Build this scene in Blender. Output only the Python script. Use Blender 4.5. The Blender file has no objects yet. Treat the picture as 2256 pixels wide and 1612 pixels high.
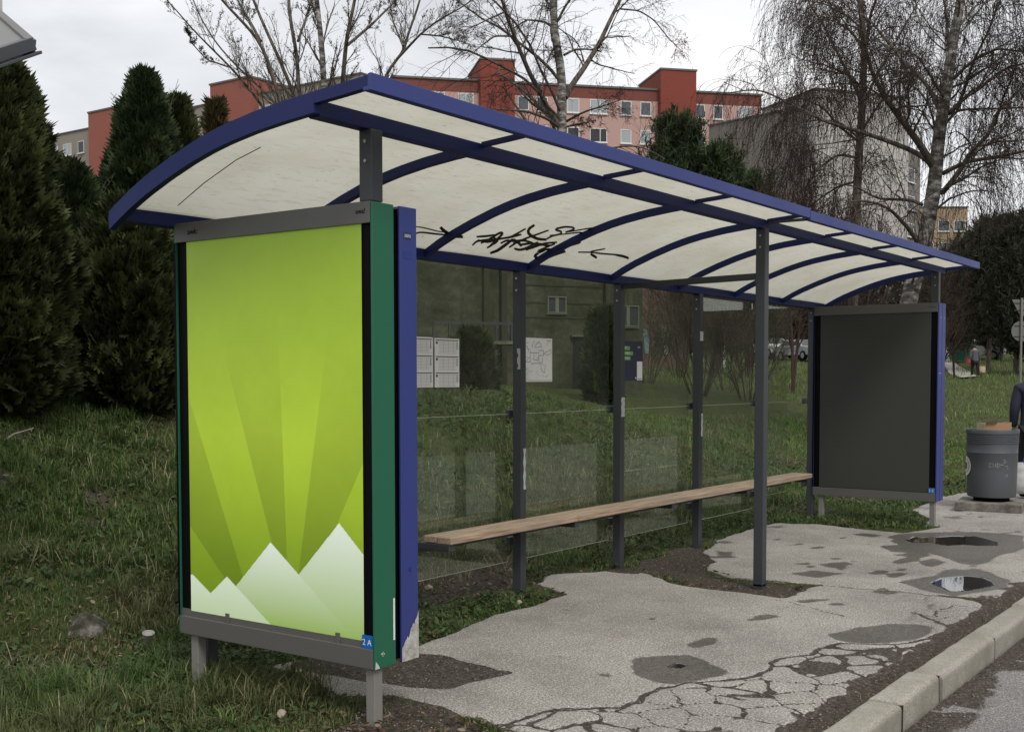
import bpy, bmesh, math, random
import numpy as np
from mathutils import Vector, Matrix

random.seed(7)
RNG = np.random.default_rng(11)
SC = bpy.context.scene
COL = SC.collection
R = math.radians

# ------------------------------------------------------------------ camera
CF = np.array([0.80917942, 0.58580972, -0.04533916])
CR = np.array([0.58636441, -0.81004635, -0.00130172])
CU = np.array([0.03748938, 0.02553195, 0.9989708])
CC = np.array([-3.6335, -3.306, 1.46])
FPX, PX, PY, IW, IH = 2581.46, 1111.63, 949.79, 2256.0, 1612.0
cam = bpy.data.cameras.new('Camera')
cam.sensor_width = 36
cam.lens = FPX / IW * 36
cam.shift_x = (IW / 2 - PX) / IW
cam.shift_y = (PY - IH / 2) / IW
cam.clip_start = 0.05
cam.clip_end = 3000
cam_ob = bpy.data.objects.new('Camera', cam)
COL.objects.link(cam_ob)
m = Matrix.Identity(4)
for i in range(3):
    m[i][0] = CR[i]; m[i][1] = CU[i]; m[i][2] = -CF[i]; m[i][3] = CC[i]
cam_ob.matrix_world = m
SC.camera = cam_ob

# ------------------------------------------------------------------ world and sun
W = bpy.data.worlds.new('World'); SC.world = W; W.use_nodes = True
nt = W.node_tree; nt.nodes.clear()
def wn(t, **k):
    n = nt.nodes.new(t)
    for a, b in k.items(): setattr(n, a, b)
    return n
SUN_EL, SUN_AZ = 48, 238          # elevation; azimuth of the sun measured in the XY plane
out = wn('ShaderNodeOutputWorld'); bg = wn('ShaderNodeBackground')
sky = wn('ShaderNodeTexSky', sky_type='NISHITA', sun_disc=False, sun_elevation=R(SUN_EL), sun_rotation=R(90 - SUN_AZ))
sky.air_density = 1.2; sky.dust_density = 3
tc = wn('ShaderNodeTexCoord'); mp = wn('ShaderNodeMapping'); mp.inputs['Scale'].default_value = (1, 1, 2.6)
mp.inputs['Location'].default_value = (3.1, 1.7, .4)
n1 = wn('ShaderNodeTexNoise'); n1.inputs['Scale'].default_value = 2.3; n1.inputs['Detail'].default_value = 7; n1.inputs['Roughness'].default_value = .52; n1.inputs['Distortion'].default_value = .35
cr = wn('ShaderNodeValToRGB')
cr.color_ramp.elements[0].position = .36; cr.color_ramp.elements[0].color = (5.9, 6.0, 6.25, 1)
cr.color_ramp.elements[1].position = .66; cr.color_ramp.elements[1].color = (9.7, 9.5, 9.2, 1)
e = cr.color_ramp.elements.new(.5); e.color = (7.8, 7.9, 8.1, 1)
mx = wn('ShaderNodeMix', data_type='RGBA'); mx.inputs[0].default_value = .93
L = nt.links.new
L(tc.outputs['Generated'], mp.inputs[0]); L(mp.outputs[0], n1.inputs['Vector']); L(n1.outputs['Fac'], cr.inputs[0])
L(sky.outputs[0], mx.inputs[6]); L(cr.outputs[0], mx.inputs[7]); L(mx.outputs[2], bg.inputs['Color'])
bg.inputs['Strength'].default_value = 0.1
L(bg.outputs[0], out.inputs[0])
sl = bpy.data.lights.new('Sun', 'SUN'); sl.energy = 1.5; sl.angle = R(18); sl.color = (1, .965, .91)
so = bpy.data.objects.new('Sun', sl); COL.objects.link(so)
sd = Vector((math.cos(R(SUN_EL)) * math.cos(R(SUN_AZ)), math.cos(R(SUN_EL)) * math.sin(R(SUN_AZ)), math.sin(R(SUN_EL))))
so.rotation_euler = sd.to_track_quat('Z', 'Y').to_euler(); so.location = (0, 0, 30)
SC.view_settings.view_transform = 'Standard'; SC.view_settings.look = 'None'
SC.view_settings.exposure = 0.34; SC.view_settings.gamma = 1
SC.cycles.max_bounces = 6; SC.cycles.transparent_max_bounces = 24; SC.cycles.glossy_bounces = 3
SC.cycles.transmission_bounces = 6; SC.cycles.caustics_reflective = False; SC.cycles.caustics_refractive = False
SC.cycles.use_denoising = True

# ------------------------------------------------------------------ geometry helpers
def ray(u, v):
    return CF + CR * (u - PX) / FPX - CU * (v - PY) / FPX
def at(u, v, D):
    return CC + ray(u, v) * D
def on(u, v, ax, val):
    q = ray(u, v); return CC + q * ((val - CC[ax]) / q[ax])
def gp(u, v, z=0.0):
    p = on(u, v, 2, z); return (p[0], p[1])
def G(L, z=0.0): return [gp(u, v, z) for u, v in L]

def tag(o, label=None, cat=None, group=None, kind=None):
    if label: o['label'] = label
    if cat: o['category'] = cat
    if group: o['group'] = group
    if kind: o['kind'] = kind
    return o
def empty(name, loc=(0, 0, 0), rz=0.0):
    o = bpy.data.objects.new(name, None); o.empty_display_size = .2
    o.location = loc; o.rotation_euler = (0, 0, rz); COL.objects.link(o); return o
def copy_tree(o, parent=None):
    c = o.copy(); COL.objects.link(c)
    if parent is not None: c.parent = parent
    for ch in list(o.children): copy_tree(ch, c)
    return c

class MB:
    def __init__(s): s.v = []; s.f = []; s.n = 0; s.c = None
    def add(s, V, F):
        b = s.n
        V = [tuple(map(float, p)) for p in V]
        s.v += V; s.n += len(V)
        s.f += [tuple(b + i for i in f) for f in F]; return s
    def box(s, x0, x1, y0, y1, z0, z1):
        V = [(x0,y0,z0),(x1,y0,z0),(x1,y1,z0),(x0,y1,z0),(x0,y0,z1),(x1,y0,z1),(x1,y1,z1),(x0,y1,z1)]
        return s.add(V, [(0,3,2,1),(4,5,6,7),(0,1,5,4),(1,2,6,5),(2,3,7,6),(3,0,4,7)])
    def bar(s, a, b, w, h, up=(0,0,1)):
        a, b = Vector(a), Vector(b); d = (b - a).normalized(); u = Vector(up)
        x = d.cross(u).normalized(); y = x.cross(d).normalized(); V = []
        for p in (a, b):
            for i, j in ((-1,-1),(1,-1),(1,1),(-1,1)): V.append(p + x * (i*w/2) + y * (j*h/2))
        return s.add(V, [(0,1,2,3),(7,6,5,4),(0,4,5,1),(1,5,6,2),(2,6,7,3),(3,7,4,0)])
    def sweep(s, prof, x0, x1):     # closed profile of (y,z) extruded along x
        n = len(prof)
        V = [(x0, y, z) for y, z in prof] + [(x1, y, z) for y, z in prof]
        F = [tuple(range(n))[::-1], tuple(range(n, 2*n))] + [(i, (i+1) % n, n+(i+1) % n, n+i) for i in range(n)]
        return s.add(V, F)
    def prism(s, poly, z0, z1):
        n = len(poly)
        V = [(x, y, z0) for x, y in poly] + [(x, y, z1) for x, y in poly]
        F = [tuple(range(n))[::-1], tuple(range(n, 2*n))] + [(i, (i+1) % n, n+(i+1) % n, n+i) for i in range(n)]
        return s.add(V, F)
    def lathe(s, prof, cx, cy, n=32, cap=True):
        V = []; F = []
        for r, z in prof:
            for k in range(n):
                a = 2*math.pi*k/n; V.append((cx+r*math.cos(a), cy+r*math.sin(a), z))
        for i in range(len(prof)-1):
            for k in range(n):
                k2 = (k+1) % n; F.append((i*n+k, i*n+k2, (i+1)*n+k2, (i+1)*n+k))
        if cap:
            F.append(tuple(range(n))[::-1]); F.append(tuple(range((len(prof)-1)*n, len(prof)*n)))
        return s.add(V, F)
    def tube(s, pts, rad, n=8):
        V, F = tube_arrays(np.array(pts, float), np.array(rad, float) if np.ndim(rad) else np.full(len(pts), float(rad)), n)
        k = len(pts)
        F = [tuple(f) for f in F]; F.append(tuple(range(n))[::-1]); F.append(tuple(range((k-1)*n, k*n)))
        return s.add(V, F)
    def build(s, name, mat, parent=None, bevel=0.0, smooth=False):
        me = bpy.data.meshes.new(name); me.from_pydata(s.v, [], s.f); me.materials.append(mat)
        bm = bmesh.new(); bm.from_mesh(me); bmesh.ops.recalc_face_normals(bm, faces=bm.faces); bm.to_mesh(me); bm.free()
        if smooth:
            me.polygons.foreach_set('use_smooth', [True]*len(me.polygons))
        me.update()
        o = bpy.data.objects.new(name, me); COL.objects.link(o)
        if parent is not None: o.parent = parent
        if bevel:
            b = o.modifiers.new('bevel', 'BEVEL'); b.width = bevel; b.segments = 2; b.limit_method = 'ANGLE'; b.angle_limit = R(40)
        return o

def tube_arrays(P, rad, n):
    k = len(P)
    T = np.empty_like(P); T[1:-1] = P[2:] - P[:-2]; T[0] = P[1]-P[0]; T[-1] = P[-1]-P[-2]
    T /= np.linalg.norm(T, axis=1)[:, None] + 1e-12
    ref = np.array([0, 0, 1.0]) if abs(T[0][2]) < .9 else np.array([1.0, 0, 0])
    A = np.cross(T, ref); A /= np.linalg.norm(A, axis=1)[:, None] + 1e-12
    B = np.cross(T, A)
    an = np.arange(n) * 2*np.pi/n
    V = P[:, None, :] + rad[:, None, None] * (A[:, None, :]*np.cos(an)[None, :, None] + B[:, None, :]*np.sin(an)[None, :, None])
    i = np.arange(k-1)[:, None]*n; j = np.arange(n)[None, :]; j2 = (j+1) % n
    F = np.stack([i+j, i+j2, i+n+j2, i+n+j], -1).reshape(-1, 4)
    return V.reshape(-1, 3), F

def np_mesh(name, V, F, mat, parent=None, col=None, smooth=False, attrs=None, link=True):
    """V (n,3); F (m,k) equal-size faces"""
    V = np.ascontiguousarray(V, dtype=np.float32); F = np.ascontiguousarray(F, dtype=np.int32)
    me = bpy.data.meshes.new(name); n, k = F.shape
    me.vertices.add(len(V)); me.vertices.foreach_set('co', V.ravel())
    me.loops.add(n*k); me.loops.foreach_set('vertex_index', F.ravel())
    me.polygons.add(n); me.polygons.foreach_set('loop_start', np.arange(n, dtype=np.int32)*k)
    me.polygons.foreach_set('loop_total', np.full(n, k, dtype=np.int32))
    me.update(calc_edges=True)
    if smooth: me.polygons.foreach_set('use_smooth', np.ones(n, dtype=bool))
    if col is not None:
        a = me.color_attributes.new('col', 'FLOAT_COLOR', 'POINT')
        c = np.ones((len(V), 4), dtype=np.float32); c[:, :3] = col; a.data.foreach_set('color', c.ravel())
    for nm, arr in (attrs or {}).items():
        a = me.attributes.new(nm, 'FLOAT', 'POINT'); a.data.foreach_set('value', np.ascontiguousarray(arr, dtype=np.float32))
    me.materials.append(mat)
    if not link: return me
    o = bpy.data.objects.new(name, me); COL.objects.link(o)
    if parent is not None: o.parent = parent
    return o

_tab = RNG.random((256, 256))
def vnoise(x, y):
    x = np.asarray(x, float); y = np.asarray(y, float)
    xi = np.floor(x).astype(int); yi = np.floor(y).astype(int); fx = x-xi; fy = y-yi
    fx = fx*fx*(3-2*fx); fy = fy*fy*(3-2*fy)
    a = _tab[xi & 255, yi & 255]; b = _tab[(xi+1) & 255, yi & 255]; c = _tab[xi & 255, (yi+1) & 255]; d = _tab[(xi+1) & 255, (yi+1) & 255]
    return (a*(1-fx)+b*fx)*(1-fy)+(c*(1-fx)+d*fx)*fy
def fbm(x, y, o=4):
    r = 0; a = .5
    for i in range(o):
        r = r + a*vnoise(x*2**i+17.3*i, y*2**i+5.1*i); a *= .5
    return r/(1-.5**o)
def sstep(t):
    t = np.clip(t, 0, 1); return t*t*(3-2*t)
def inpoly(x, y, poly):
    r = np.zeros(np.shape(x), bool); n = len(poly)
    for i in range(n):
        x0, y0 = poly[i]; x1, y1 = poly[(i+1) % n]
        if y0 == y1: continue
        c = ((y0 > y) != (y1 > y)) & (x < (x1-x0)*(y-y0)/(y1-y0)+x0)
        r ^= c
    return r
def pdist(x, y, line):
    d = np.full(np.shape(x), 1e9)
    for (x0, y0), (x1, y1) in zip(line[:-1], line[1:]):
        dx, dy = x1-x0, y1-y0; t = np.clip(((x-x0)*dx+(y-y0)*dy)/(dx*dx+dy*dy+1e-12), 0, 1)
        d = np.minimum(d, np.hypot(x-x0-t*dx, y-y0-t*dy))
    return d

# ------------------------------------------------------------------ materials
def mat(name, col=(.5,.5,.5), rough=.6, metal=0, spec=.5):
    M = bpy.data.materials.new(name); M.use_nodes = True
    b = M.node_tree.nodes['Principled BSDF']
    b.inputs['Base Color'].default_value = (*col, 1); b.inputs['Roughness'].default_value = rough
    b.inputs['Metallic'].default_value = metal; b.inputs['Specular IOR Level'].default_value = spec
    return M
class NT:
    def __init__(s, M): s.t = M.node_tree; s.b = s.t.nodes.get('Principled BSDF'); s.o = s.t.nodes.get('Material Output')
    def n(s, t, ins=None, **k):
        q = s.t.nodes.new(t)
        for a, b in k.items(): setattr(q, a, b)
        for a, b in (ins or {}).items():
            if hasattr(b, 'is_output') or isinstance(b, bpy.types.NodeSocket): s.t.links.new(b, q.inputs[a])
            else: q.inputs[a].default_value = b
        return q
    def l(s, a, b): s.t.links.new(a, b)
    def pos(s): return s.n('ShaderNodeTexCoord').outputs['Object']
    def noise(s, scale, detail=4, rough=.55, vec=None, dist=0):
        return s.n('ShaderNodeTexNoise', {'Vector': vec or s.pos(), 'Scale': scale, 'Detail': detail, 'Roughness': rough, 'Distortion': dist}).outputs['Fac']
    def ramp(s, fac, stops):
        q = s.n('ShaderNodeValToRGB', {'Fac': fac}); r = q.color_ramp
        r.elements[0].position = stops[0][0]; r.elements[0].color = (*stops[0][1], 1)
        r.elements[1].position = stops[-1][0]; r.elements[1].color = (*stops[-1][1], 1)
        for p, c in stops[1:-1]: r.elements.new(p).color = (*c, 1)
        return q.outputs['Color']
    def mix(s, fac, a, b, bt='MIX'):
        q = s.n('ShaderNodeMix', data_type='RGBA', blend_type=bt)
        for i, x in ((0, fac), (6, a), (7, b)):
            if isinstance(x, bpy.types.NodeSocket): s.l(x, q.inputs[i])
            elif i and len(x) == 3: q.inputs[i].default_value = (*x, 1)
            else: q.inputs[i].default_value = x
        return q.outputs[2]
    def math(s, op, a, b=0.0, c=None, clamp=False):
        q = s.n('ShaderNodeMath', operation=op, use_clamp=clamp)
        for i, x in enumerate((a, b, c)):
            if x is None: continue
            if isinstance(x, bpy.types.NodeSocket): s.l(x, q.inputs[i])
            else: q.inputs[i].default_value = x
        return q.outputs[0]
    def attr(s, name): return s.n('ShaderNodeAttribute', attribute_name=name)
    def bump(s, h, strength=.3, dist=.01):
        q = s.n('ShaderNodeBump', {'Height': h, 'Strength': strength, 'Distance': dist}); s.l(q.outputs[0], s.b.inputs['Normal']); return q
    def setc(s, c): s.l(c, s.b.inputs['Base Color'])
    def setr(s, c): s.l(c, s.b.inputs['Roughness'])

def painted(name, col, chip=(.30,.29,.27), rough=.45, wear=.7, dirt=.35, spec=.5):
    M = mat(name, col, rough, 0, spec); t = NT(M)
    big = t.noise(2.2, 5, .6); fine = t.noise(38, 5, .65)
    c = t.mix(t.math('MULTIPLY', big, dirt), col, tuple(x*.55+.012 for x in col))
    c = t.mix(t.ramp(fine, [(wear, (0,0,0)), (wear+.03, (1,1,1))]), c, chip)
    t.setc(c); t.setr(t.math('MULTIPLY_ADD', big, .25, rough-.08)); t.bump(fine, .06, .004)
    return M
M_BLUE = painted('blue paint', (.026, .042, .200), wear=.80)
M_BLUED = painted('blue roof frame paint', (.008, .016, .105), wear=.80, rough=.5, spec=.28)
M_GREEN = painted('green paint', (.010, .115, .060), wear=.76, dirt=.15)
M_ANTH = painted('anthracite steel', (.040, .045, .052), wear=.80, rough=.42)
M_GALV = painted('galvanised steel', (.225, .215, .195), wear=.83, rough=.6, dirt=.7)
M_RAIL = painted('grey aluminium rail', (.115, .112, .105), wear=.86, rough=.4, dirt=.5)
M_BLACK = mat('black interior', (.002,.002,.0025), .6, 0, .1)
M_WHITE = mat('white enamel', (.72,.72,.70), .5)
M_PAPER = mat('printed paper', (.84,.84,.81), .6)
M_INK = mat('grey print', (.40,.40,.41), .7)
M_INK2 = mat('dark print', (.07,.07,.075), .7)
M_BRUSHED = mat('metal bolt', (.35,.35,.34), .35, .9)

def vcol_mat(name, rough=.7, spec=.3, trans=0.0):
    M = mat(name, (1,1,1), rough, 0, spec); t = NT(M); a = t.attr('col'); t.setc(a.outputs['Color'])
    if trans:
        tr = t.n('ShaderNodeBsdfTranslucent', {'Color': a.outputs['Color']})
        ms = t.n('ShaderNodeMixShader', {0: trans, 1: t.b.outputs[0], 2: tr.outputs[0]}); t.l(ms.outputs[0], t.o.inputs[0])
    return M
M_LEAF = vcol_mat('foliage', .65, .25, .25)
M_GRASS = vcol_mat('grass blades', .6, .3, .3)

def mk_roofsheet():
    M = mat('translucent roof sheet', (.7,.68,.55), .5); t = NT(M)
    mp = t.n('ShaderNodeMapping', {'Vector': t.pos(), 'Scale': (1.2, 6, 6)})
    st = t.noise(6, 6, .62, mp.outputs[0]); bl = t.noise(1.6, 5, .6)
    c = t.ramp(bl, [(.25, (.41,.395,.315)), (.55, (.49,.48,.41)), (.8, (.52,.515,.455))])
    c = t.mix(t.ramp(st, [(.32, (.8,.8,.8)), (.47, (0,0,0))]), c, (.41,.39,.31))
    mp2 = t.n('ShaderNodeMapping', {'Vector': t.pos(), 'Scale': (5, 42, 42)})
    sp = t.noise(3.2, 3, .5, mp2.outputs[0])
    c = t.mix(t.ramp(sp, [(.685, (0,0,0)), (.72, (.85,.85,.85))]), c, (.16,.14,.10))
    t.setc(c)
    tr = t.n('ShaderNodeBsdfTranslucent', {'Color': c})
    ms = t.n('ShaderNodeMixShader', {0: .78, 1: t.b.outputs[0], 2: tr.outputs[0]}); t.l(ms.outputs[0], t.o.inputs[0])
    return M
M_SHEET = mk_roofsheet()
def mk_glass(name, tint, hz):
    M = bpy.data.materials.new(name); M.use_nodes = True; tt = M.node_tree; tt.nodes.remove(tt.nodes['Principled BSDF']); t = NT(M)
    tr = t.n('ShaderNodeBsdfTransparent', {'Color': (*tint, 1)}); gl = t.n('ShaderNodeBsdfGlossy', {'Color': (.9,.95,.92,1), 'Roughness': .015})
    df = t.n('ShaderNodeBsdfDiffuse', {'Color': (.42,.44,.38,1)})
    fr = t.n('ShaderNodeFresnel', {'IOR': 1.42}); f2 = t.math('MULTIPLY', fr.outputs[0], .19)
    d = t.math('MULTIPLY', t.ramp(t.noise(3, 6, .65), [(.35, (.25,.25,.25)), (.75, (1,1,1))]), hz)
    m1 = t.n('ShaderNodeMixShader', {0: d, 1: tr.outputs[0], 2: df.outputs[0]})
    m2 = t.n('ShaderNodeMixShader', {0: f2, 1: m1.outputs[0], 2: gl.outputs[0]}); t.l(m2.outputs[0], t.o.inputs[0])
    return M
M_GLASS = mk_glass('shelter glass', (.93,.95,.90), .08)

def mk_wood():
    M = mat('weathered bench wood', (.3,.2,.13), .7); t = NT(M)
    mp = t.n('ShaderNodeMapping', {'Vector': t.pos(), 'Scale': (.9, 22, 22)})
    g = t.noise(3.5, 8, .65, mp.outputs[0]); b = t.noise(1.3, 3)
    c = t.ramp(g, [(.30, (.10,.062,.038)), (.48, (.38,.255,.155)), (.66, (.60,.45,.30))])
    c = t.mix(t.math('MULTIPLY', b, .7), c, (.30,.27,.24)); t.setc(c); t.bump(g, .5, .006)
    return M
M_WOOD = mk_wood()

def mk_asphalt(name, base, light, dark):
    M = mat(name, base, .9, 0, .25); t = NT(M)
    big = t.noise(.9, 6, .62); mid = t.noise(7, 5, .6); fine = t.noise(150, 3, .7)
    vo = t.n('ShaderNodeTexVoronoi', {'Vector': t.pos(), 'Scale': 210.0}, feature='F1')
    c = t.ramp(fine, [(.30, dark), (.47, base), (.58, base), (.70, light)])
    gr2 = t.noise(88, 2, .7); c = t.mix(t.ramp(gr2, [(.34, (1,1,1)), (.48, (0,0,0))]), c, tuple(x*.42 for x in base)); c = t.mix(t.ramp(gr2, [(.55, (0,0,0)), (.68, (1,1,1))]), c, tuple(min(1,x*1.1) for x in light))
    c = t.mix(t.ramp(big, [(.32, (.9,.9,.9)), (.60, (0,0,0))]), c, tuple(x*.50 for x in base))
    c = t.mix(t.ramp(t.noise(2.6, 5, .7, None, .6), [(.52, (0,0,0)), (.72, (.5,.5,.5))]), c, (.20,.175,.15))
    c = t.mix(t.ramp(mid, [(.62, (0,0,0)), (.75, (.35,.35,.35))]), c, tuple(x*.5 for x in base))
    sp = t.ramp(t.n('ShaderNodeSeparateColor', {'Color': vo.outputs['Color']}).outputs[0], [(.80, (0,0,0)), (.95, (.55,.55,.55))])
    c = t.mix(sp, c, tuple(min(1, x*1.35) for x in light))
    soil = t.ramp(t.noise(60, 5, .7), [(.3, (.024,.019,.015)), (.5, (.062,.050,.041)), (.72, (.17,.15,.13))])
    cr = t.attr('crack').outputs['Fac']; wet = t.attr('wet').outputs['Fac']; wat = t.attr('water').outputs['Fac']
    edge = t.ramp(t.math('ADD', cr, t.math('MULTIPLY', t.math('SUBTRACT', t.noise(45, 4, .7), .5), .5)), [(.40, (0,0,0)), (.60, (1,1,1))])
    c = t.mix(edge, c, soil)
    wn_ = t.ramp(t.math('ADD', wet, t.math('MULTIPLY', t.math('SUBTRACT', t.noise(34, 5, .7), .5), .9)), [(.34, (0,0,0)), (.66, (1,1,1))])
    c = t.mix(wn_, c, t.mix(1, c, (.38,.37,.36), 'MULTIPLY'))
    wa = t.ramp(t.math('ADD', wat, t.math('MULTIPLY', t.math('SUBTRACT', t.noise(110, 3, .7), .5), 1.1)), [(.47, (0,0,0)), (.53, (1,1,1))])
    c = t.mix(wa, c, (.022,.020,.018)); t.setc(c)
    r = t.mix(wn_, (.92,)*3, (.30,)*3); r = t.mix(wa, r, (.02,)*3); t.setr(r)
    t.l(t.math('MULTIPLY_ADD', wa, .35, .25), t.b.inputs['Specular IOR Level'])
    h = t.math('MULTIPLY', t.math('ADD', t.math('MULTIPLY', fine, .7), t.math('MULTIPLY', vo.outputs['Distance'], .6)), t.math('SUBTRACT', 1.0, wa))
    h = t.math('SUBTRACT', h, t.math('MULTIPLY', edge, 1.2)); t.bump(h, .8, .007)
    return M
M_PAVE = mk_asphalt('worn pale asphalt', (.345,.325,.295), (.60,.575,.53), (.12,.11,.10))
M_ROAD = mk_asphalt('road asphalt', (.225,.218,.212), (.42,.41,.40), (.10,.096,.092))

def mk_ground():
    M = mat('soil and turf', (.05,.04,.03), .95, 0, .15); t = NT(M)
    g = t.attr('green').outputs['Fac']; f = t.noise(42, 5, .7); b = t.noise(1.7, 6, .65); m_ = t.noise(9, 5, .65)
    soil = t.ramp(f, [(.28, (.022,.016,.012)), (.5, (.064,.053,.043)), (.62, (.105,.088,.072)), (.76, (.26,.22,.19))])
    gr = t.ramp(m_, [(.3, (.022,.030,.009)), (.5, (.046,.062,.017)), (.7, (.078,.090,.034))])
    gr = t.mix(t.ramp(b, [(.45, (0,0,0)), (.7, (.65,.65,.65))]), gr, (.062,.052,.026))
    fac = t.ramp(t.math('ADD', g, t.math('MULTIPLY', t.math('SUBTRACT', m_, .5), .8)), [(.35, (0,0,0)), (.6, (1,1,1))])
    t.setc(t.mix(fac, soil, gr)); t.bump(f, .8, .02)
    return M
M_GROUND = mk_ground()

def bark(name, a, b, c, sc=14, stretch=(1,1,.25)):
    M = mat(name, a, .85, 0, .2); t = NT(M)
    mp = t.n('ShaderNodeMapping', {'Vector': t.pos(), 'Scale': stretch})
    n = t.noise(sc, 6, .65, mp.outputs[0]); t.setc(t.ramp(n, [(.36, a), (.5, b), (.66, c)])); t.bump(n, .6, .01)
    return M
M_BARK = bark('grey brown bark', (.030,.024,.019), (.085,.070,.056), (.15,.128,.105))
M_BIRCH = bark('birch bark', (.018,.016,.014), (.12,.11,.098), (.38,.365,.335), 5, (1,1,2.4))
M_TWIG = mat('dark twigs', (.034,.023,.018), .8, 0, .2)
M_TWIG2 = mat('olive grey twigs', (.075,.062,.045), .8, 0, .2)
M_REDTWIG = mat('red brown twigs', (.052,.034,.026), .85, 0, .2)

# ================================================================== terrain
def hbase(X, Y):
    X = np.asarray(X, float); Y = np.asarray(Y, float)
    w = 3.9 + np.maximum(0, X-8)*.6
    h = 1.22*sstep((Y-1.75)/w)
    h = h + .024*np.clip(X-12, 0, 50) + .055*np.maximum(0, X-62)
    h = h + .012*np.maximum(0, Y-8)*(X < 60)
    return np.where(Y > -1.5, h, h*.6)
def hgt(X, Y):
    n = (fbm(np.asarray(X)*1.1+9, np.asarray(Y)*1.1+3, 4)-.5)
    k = sstep((np.asarray(Y)-1.3)/1.5)
    k2 = sstep((.25-np.asarray(X))/.5)*sstep((np.asarray(Y)+.9)/.6)
    return hbase(X, Y) + n*(.20*k + .07*k2)

Z2 = lambda L: [(1000+a/3.223, 1250+b/3.223) for a, b in L]
Z3 = lambda L: [(1600+a/3.276, 1120+b/3.276) for a, b in L]
SLAB_A = G([(590,1465),(640,1480),(690,1500),(760,1530),(850,1532),(900,1545),(960,1560),(1070,1595)]) + [(.27,-.55),(.24,-1.0),(.2,-1.43),(4.25,-1.43)] + \
    G([(2150,1324),(1966,1294),(1800,1286),(1712,1317),(1640,1305),(1560,1297),(1480,1278),(1440,1265),(1405,1258),(1392,1263),(1330,1256),(1215,1262),(1178,1284),(1250,1305),(1180,1328),(1100,1347),(1080,1352),(1000,1388),(930,1418),(905,1440),(800,1440),(700,1440)])
SLAB_B = G([(1600,1271),(1545,1252),(1572,1235),(1548,1213),(1590,1182),(1700,1150),(1800,1152),(1920,1165),(1990,1172)]) + [(8.0,-.02),(9.2,-.05),(9.2,-1.43)] + G([(2192,1322),(1966,1299),(1795,1285),(1700,1279)])
SLAB_C = [(8.2,.10),(8.8,.25),(9.4,.62),(11.0,.72),(12.6,.45),(14,.1),(40,-.5),(40,-1.5),(8.2,-1.5)]
SOIL = [G([(830,1445),(900,1436),(960,1440),(1020,1460),(1112,1481),(1040,1497),(975,1514),(900,1512),(840,1500),(700,1478),(640,1462),(700,1440)])]
CRACKS = [(G(Z2([(270,1110),(400,1100),(520,1060),(640,1020),(760,997),(900,990),(1170,985),(1320,945),(1345,905),(1390,880),(1450,850),(1560,830),(1640,808),(1900,795),(2100,765),(2200,735),(2256,690)])) +
           G(Z3([(325,1110),(380,1080),(440,1068),(620,1045),(690,1000),(830,965),(950,968),(1150,975),(1300,965),(1450,930),(1560,890),(1620,850),(1520,815),(1400,755)])), .020),
          (G(Z3([(0,495),(150,500),(400,520),(640,545),(900,570),(1200,590),(1500,625),(1940,660)])), .014),
          (G(Z3([(340,650),(480,675),(600,710),(700,740),(790,755),(840,775)])), .008),
          (G(Z3([(1400,755),(1500,775),(1540,730),(1640,695),(1780,705),(1850,720)])), .007),
          (G(Z3([(1500,790),(1600,780),(1690,775)])), .006),
          (G(Z3([(1520,740),(1640,735),(1760,738)])), .006)]
MAIN = CRACKS[0][0]
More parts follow.
